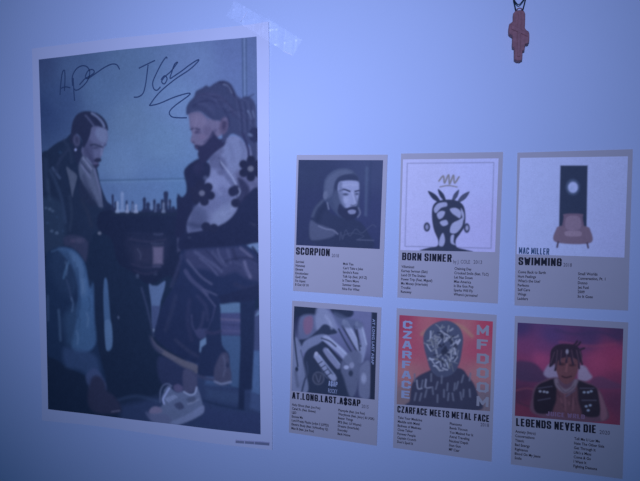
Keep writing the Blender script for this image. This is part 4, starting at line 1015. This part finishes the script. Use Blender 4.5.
# ================================================================== the strip of clear tape over the poster's corner
tape = thing('tape_strip', (-.2283, 0, Z0 + .2069), 'crinkled strip of clear tape over the upper right corner of the poster', 'tape')
def tape_lift(x, z):
    # x, z on the wall; rides over the poster's corner, then down to the wall
    u, v = (x - P.cx) * P.c + (z - P.cz) * P.s, -(x - P.cx) * P.s + (z - P.cz) * P.c
    du = max(0, u - P.w / 2, ); dv = max(0, v - P.h / 2)
    d = math.hypot(du, dv)
    top = .0006 + poster_lift(min(u, P.w / 2), min(v, P.h / 2))
    t = min(1, d / .011); t = t * t * (3 - 2 * t)
    return top * (1 - t) + .00025 * t
a0 = np.array([-.2692, .2342]); a1 = np.array([-.1876, .1834])
ax = (a1 - a0); Ltape = np.linalg.norm(ax); ax /= Ltape; nrm = np.array([-ax[1], ax[0]]); half = .0098
V = []; F = []; nu, nv = 90, 20
for side in (0, 1):
    for j in range(nv + 1):
        for i in range(nu + 1):
            t = i / nu; s_ = j / nv * 2 - 1
            e = 0
            if i in (0, nu): e = .0006 * (1 if j % 2 else -1)            # serrated cut ends
            p = a0 + ax * (t * Ltape + e) + nrm * s_ * half * (1 - .04 * math.sin(6 * t))
            cr = .0006 * max(0, math.sin(41 * t + 2.2 * s_)) ** 6 + .00045 * max(0, math.sin(23 * t - 3 * s_ + 1)) ** 8
            V.append((p[0] + .2283, -(tape_lift(*p) + cr - (.00005 if side else 0)), p[1] - .2069))
N_ = (nu + 1) * (nv + 1)
for j in range(nv):
    for i in range(nu):
        k = j * (nu + 1) + i
        F.append((k, k + 1, k + nu + 2, k + nu + 1))
mesh_obj('tape_film', V[:N_], F, TAPE, tape, True)
def crease_highlight(x0, y0, x1, y1, w):  # near-flat pale strip: light caught on a tape fold, painted as colour
    q0 = np.array(wall_xz(x0, y0)); q1 = np.array(wall_xz(x1, y1)); V = []; F = []
    d = (q1 - q0) / np.linalg.norm(q1 - q0); nn = np.array([-d[1], d[0]])
    for i in range(11):
        t = i / 10; p = q0 + (q1 - q0) * t; ww = w * math.sin(math.pi * (.08 + .84 * t))
        l_ = tape_lift(*p) + .00012
        for (o_, h) in ((-ww, 0), (0, .00005), (ww, 0)):
            V.append((p[0] + nn[0] * o_ + .2283, -(l_ + h), p[1] + nn[1] * o_ - .2069))
        if i:
            b = 3 * i
            F += [(b - 3, b, b + 1, b - 2), (b - 2, b + 1, b + 2, b - 1)]
    mesh_obj('fold_highlight', V, F, TAPE_HIGHLIGHT, tape)
crease_highlight(247.6, 11.4, 240.4, 22.4, .0004)
crease_highlight(282.4, 50.6, 293, 55.8, .0005)

# ================================================================== the wooden cross on its cord
neck = thing('cross_necklace', (.0415, 0, Z0 + .2), 'small reddish carved wooden cross hanging on a black cord at the top of the wall', 'necklace')
out = [(.0394, .1994), (.0425, .1994), (.0452, .1982), (.0464, .1955), (.0466, .1900), (.0465, .1822), (.0478, .1800), (.0500, .1785), (.0508, .1760), (.0509, .1700), (.0500, .1673), (.0474, .1671), (.0470, .1640), (.0469, .1612),
       (.0450, .1604), (.0452, .1560), (.0450, .1523), (.0430, .1513), (.0400, .1517), (.0378, .1535), (.0376, .1590), (.0374, .1643), (.0357, .1652), (.0354, .1680), (.0355, .1720), (.0355, .1757), (.0330, .1776), (.0318, .1792),
       (.0316, .1830), (.0320, .1868), (.0350, .1890), (.0356, .1930), (.0354, .1968), (.0372, .1988)]
def prism(name, pts, y0, y1, bevel, m, parent, ox, oz):
    n = len(pts); P_ = np.array(pts); cen = P_.mean(0); V = []; F = []
    T = np.roll(P_, -1, 0) - np.roll(P_, 1, 0); T /= np.linalg.norm(T, axis=1)[:, None]
    area = sum(P_[i][0] * P_[(i + 1) % n][1] - P_[(i + 1) % n][0] * P_[i][1] for i in range(n))
    inn = np.stack([-T[:, 1], T[:, 0]], 1) * (1 if area > 0 else -1)
    for (ins, y) in ((bevel, y0), (0, y0 - bevel * .8), (0, y1 + bevel * .8), (bevel, y1)):
        for p in P_ + inn * ins: V.append((p[0] - ox, y, p[1] - oz))
    for r in range(3):
        for i in range(n):
            j = (i + 1) % n
            F.append((r * n + i, r * n + j, (r + 1) * n + j, (r + 1) * n + i) if area < 0 else (r * n + j, r * n + i, (r + 1) * n + i, (r + 1) * n + j))
    f = list(range(n)); g = [3 * n + i for i in range(n)]
    F += [f[::-1] if area < 0 else f, g if area < 0 else g[::-1]]
    import bmesh
    o = mesh_obj(name, V, F, m, parent)
    bm = bmesh.new(); bm.from_mesh(o.data); bmesh.ops.recalc_face_normals(bm, faces=bm.faces)
    bmesh.ops.triangulate(bm, faces=[f for f in bm.faces if len(f.verts) > 4]); bm.to_mesh(o.data); bm.free()
    return o
cross = prism('wooden_cross', out, -.0016, -.0105, .0007, WOOD, neck, .0415, .2)
# carved raised bars on the face of the cross
prism('carved_bar', [(.0398, .1975), (.0425, .1978), (.0432, .1800), (.0430, .1550), (.0402, .1550), (.0398, .1800)], -.0102, -.0116, .0004, WOOD, cross, 0, 0).location = (-.0415, 0, -.2)
prism('carved_bar', [(.0336, .1862), (.0345, .1815), (.0410, .1780), (.0490, .1735), (.0493, .1765), (.0415, .1822)], -.0102, -.0118, .0004, WOOD, cross, 0, 0).location = (-.0415, 0, -.2)
def tube(name, pts, r, m, parent, ox, oz, k=8):
    Pn = spline(pts, False, 8); V = []; F = []
    T = np.gradient(Pn, axis=0); T /= np.linalg.norm(T, axis=1)[:, None]
    for p, t in zip(Pn, T):
        a = np.cross(t, [0, 1, 0.01]); a /= np.linalg.norm(a); b = np.cross(t, a)
        for q in range(k):
            an = 2 * math.pi * q / k; v = p + r * (math.cos(an) * a + math.sin(an) * b)
            V.append((v[0] - ox, v[1], v[2] - oz))
    for i in range(len(Pn) - 1):
        for q in range(k):
            F.append((i * k + q, i * k + (q + 1) % k, (i + 1) * k + (q + 1) % k, (i + 1) * k + q))
    F += [tuple(range(k))[::-1], tuple(range((len(Pn) - 1) * k, len(Pn) * k))]
    return mesh_obj(name, V, F, m, parent, True)
tube('cord', [(.0410, -.010, .2560), (.0372, -.0085, .2400), (.0352, -.0055, .2240), (.0356, -.0045, .2135), (.0370, -.0045, .2065), (.0384, -.0048, .2000), (.0390, -.0048, .1975)], .00058, CORD, neck, .0415, .2)
tube('cord', [(.0410, -.010, .2560), (.0450, -.0085, .2400), (.0472, -.0055, .2240), (.0468, -.0045, .2135), (.0456, -.0045, .2065), (.0440, -.0048, .2000), (.0430, -.0048, .1975)], .00058, CORD, neck, .0415, .2)
tube('cord', [(.0356, -.005, .2140), (.0374, -.0058, .2092), (.0403, -.0062, .2062), (.0436, -.0058, .2090), (.0464, -.005, .2140)], .0005, CORD, neck, .0415, .2)
tube('cord_loop', [(.0384, -.0030, .1990), (.0390, -.0088, .2008), (.0410, -.0096, .2014), (.0430, -.0088, .2008), (.0436, -.0030, .1990)], .0006, WOOD, neck, .0415, .2)
nail = tube('nail', [(.0410, .004, .2545), (.0410, -.008, .2548), (.0410, -.016, .2555)], .0011, STEEL, None, 0, 0)
nail.location = (0, 0, Z0)
nail['label'] = 'steel nail in the wall that carries the cross on its cord'; nail['category'] = 'nail'
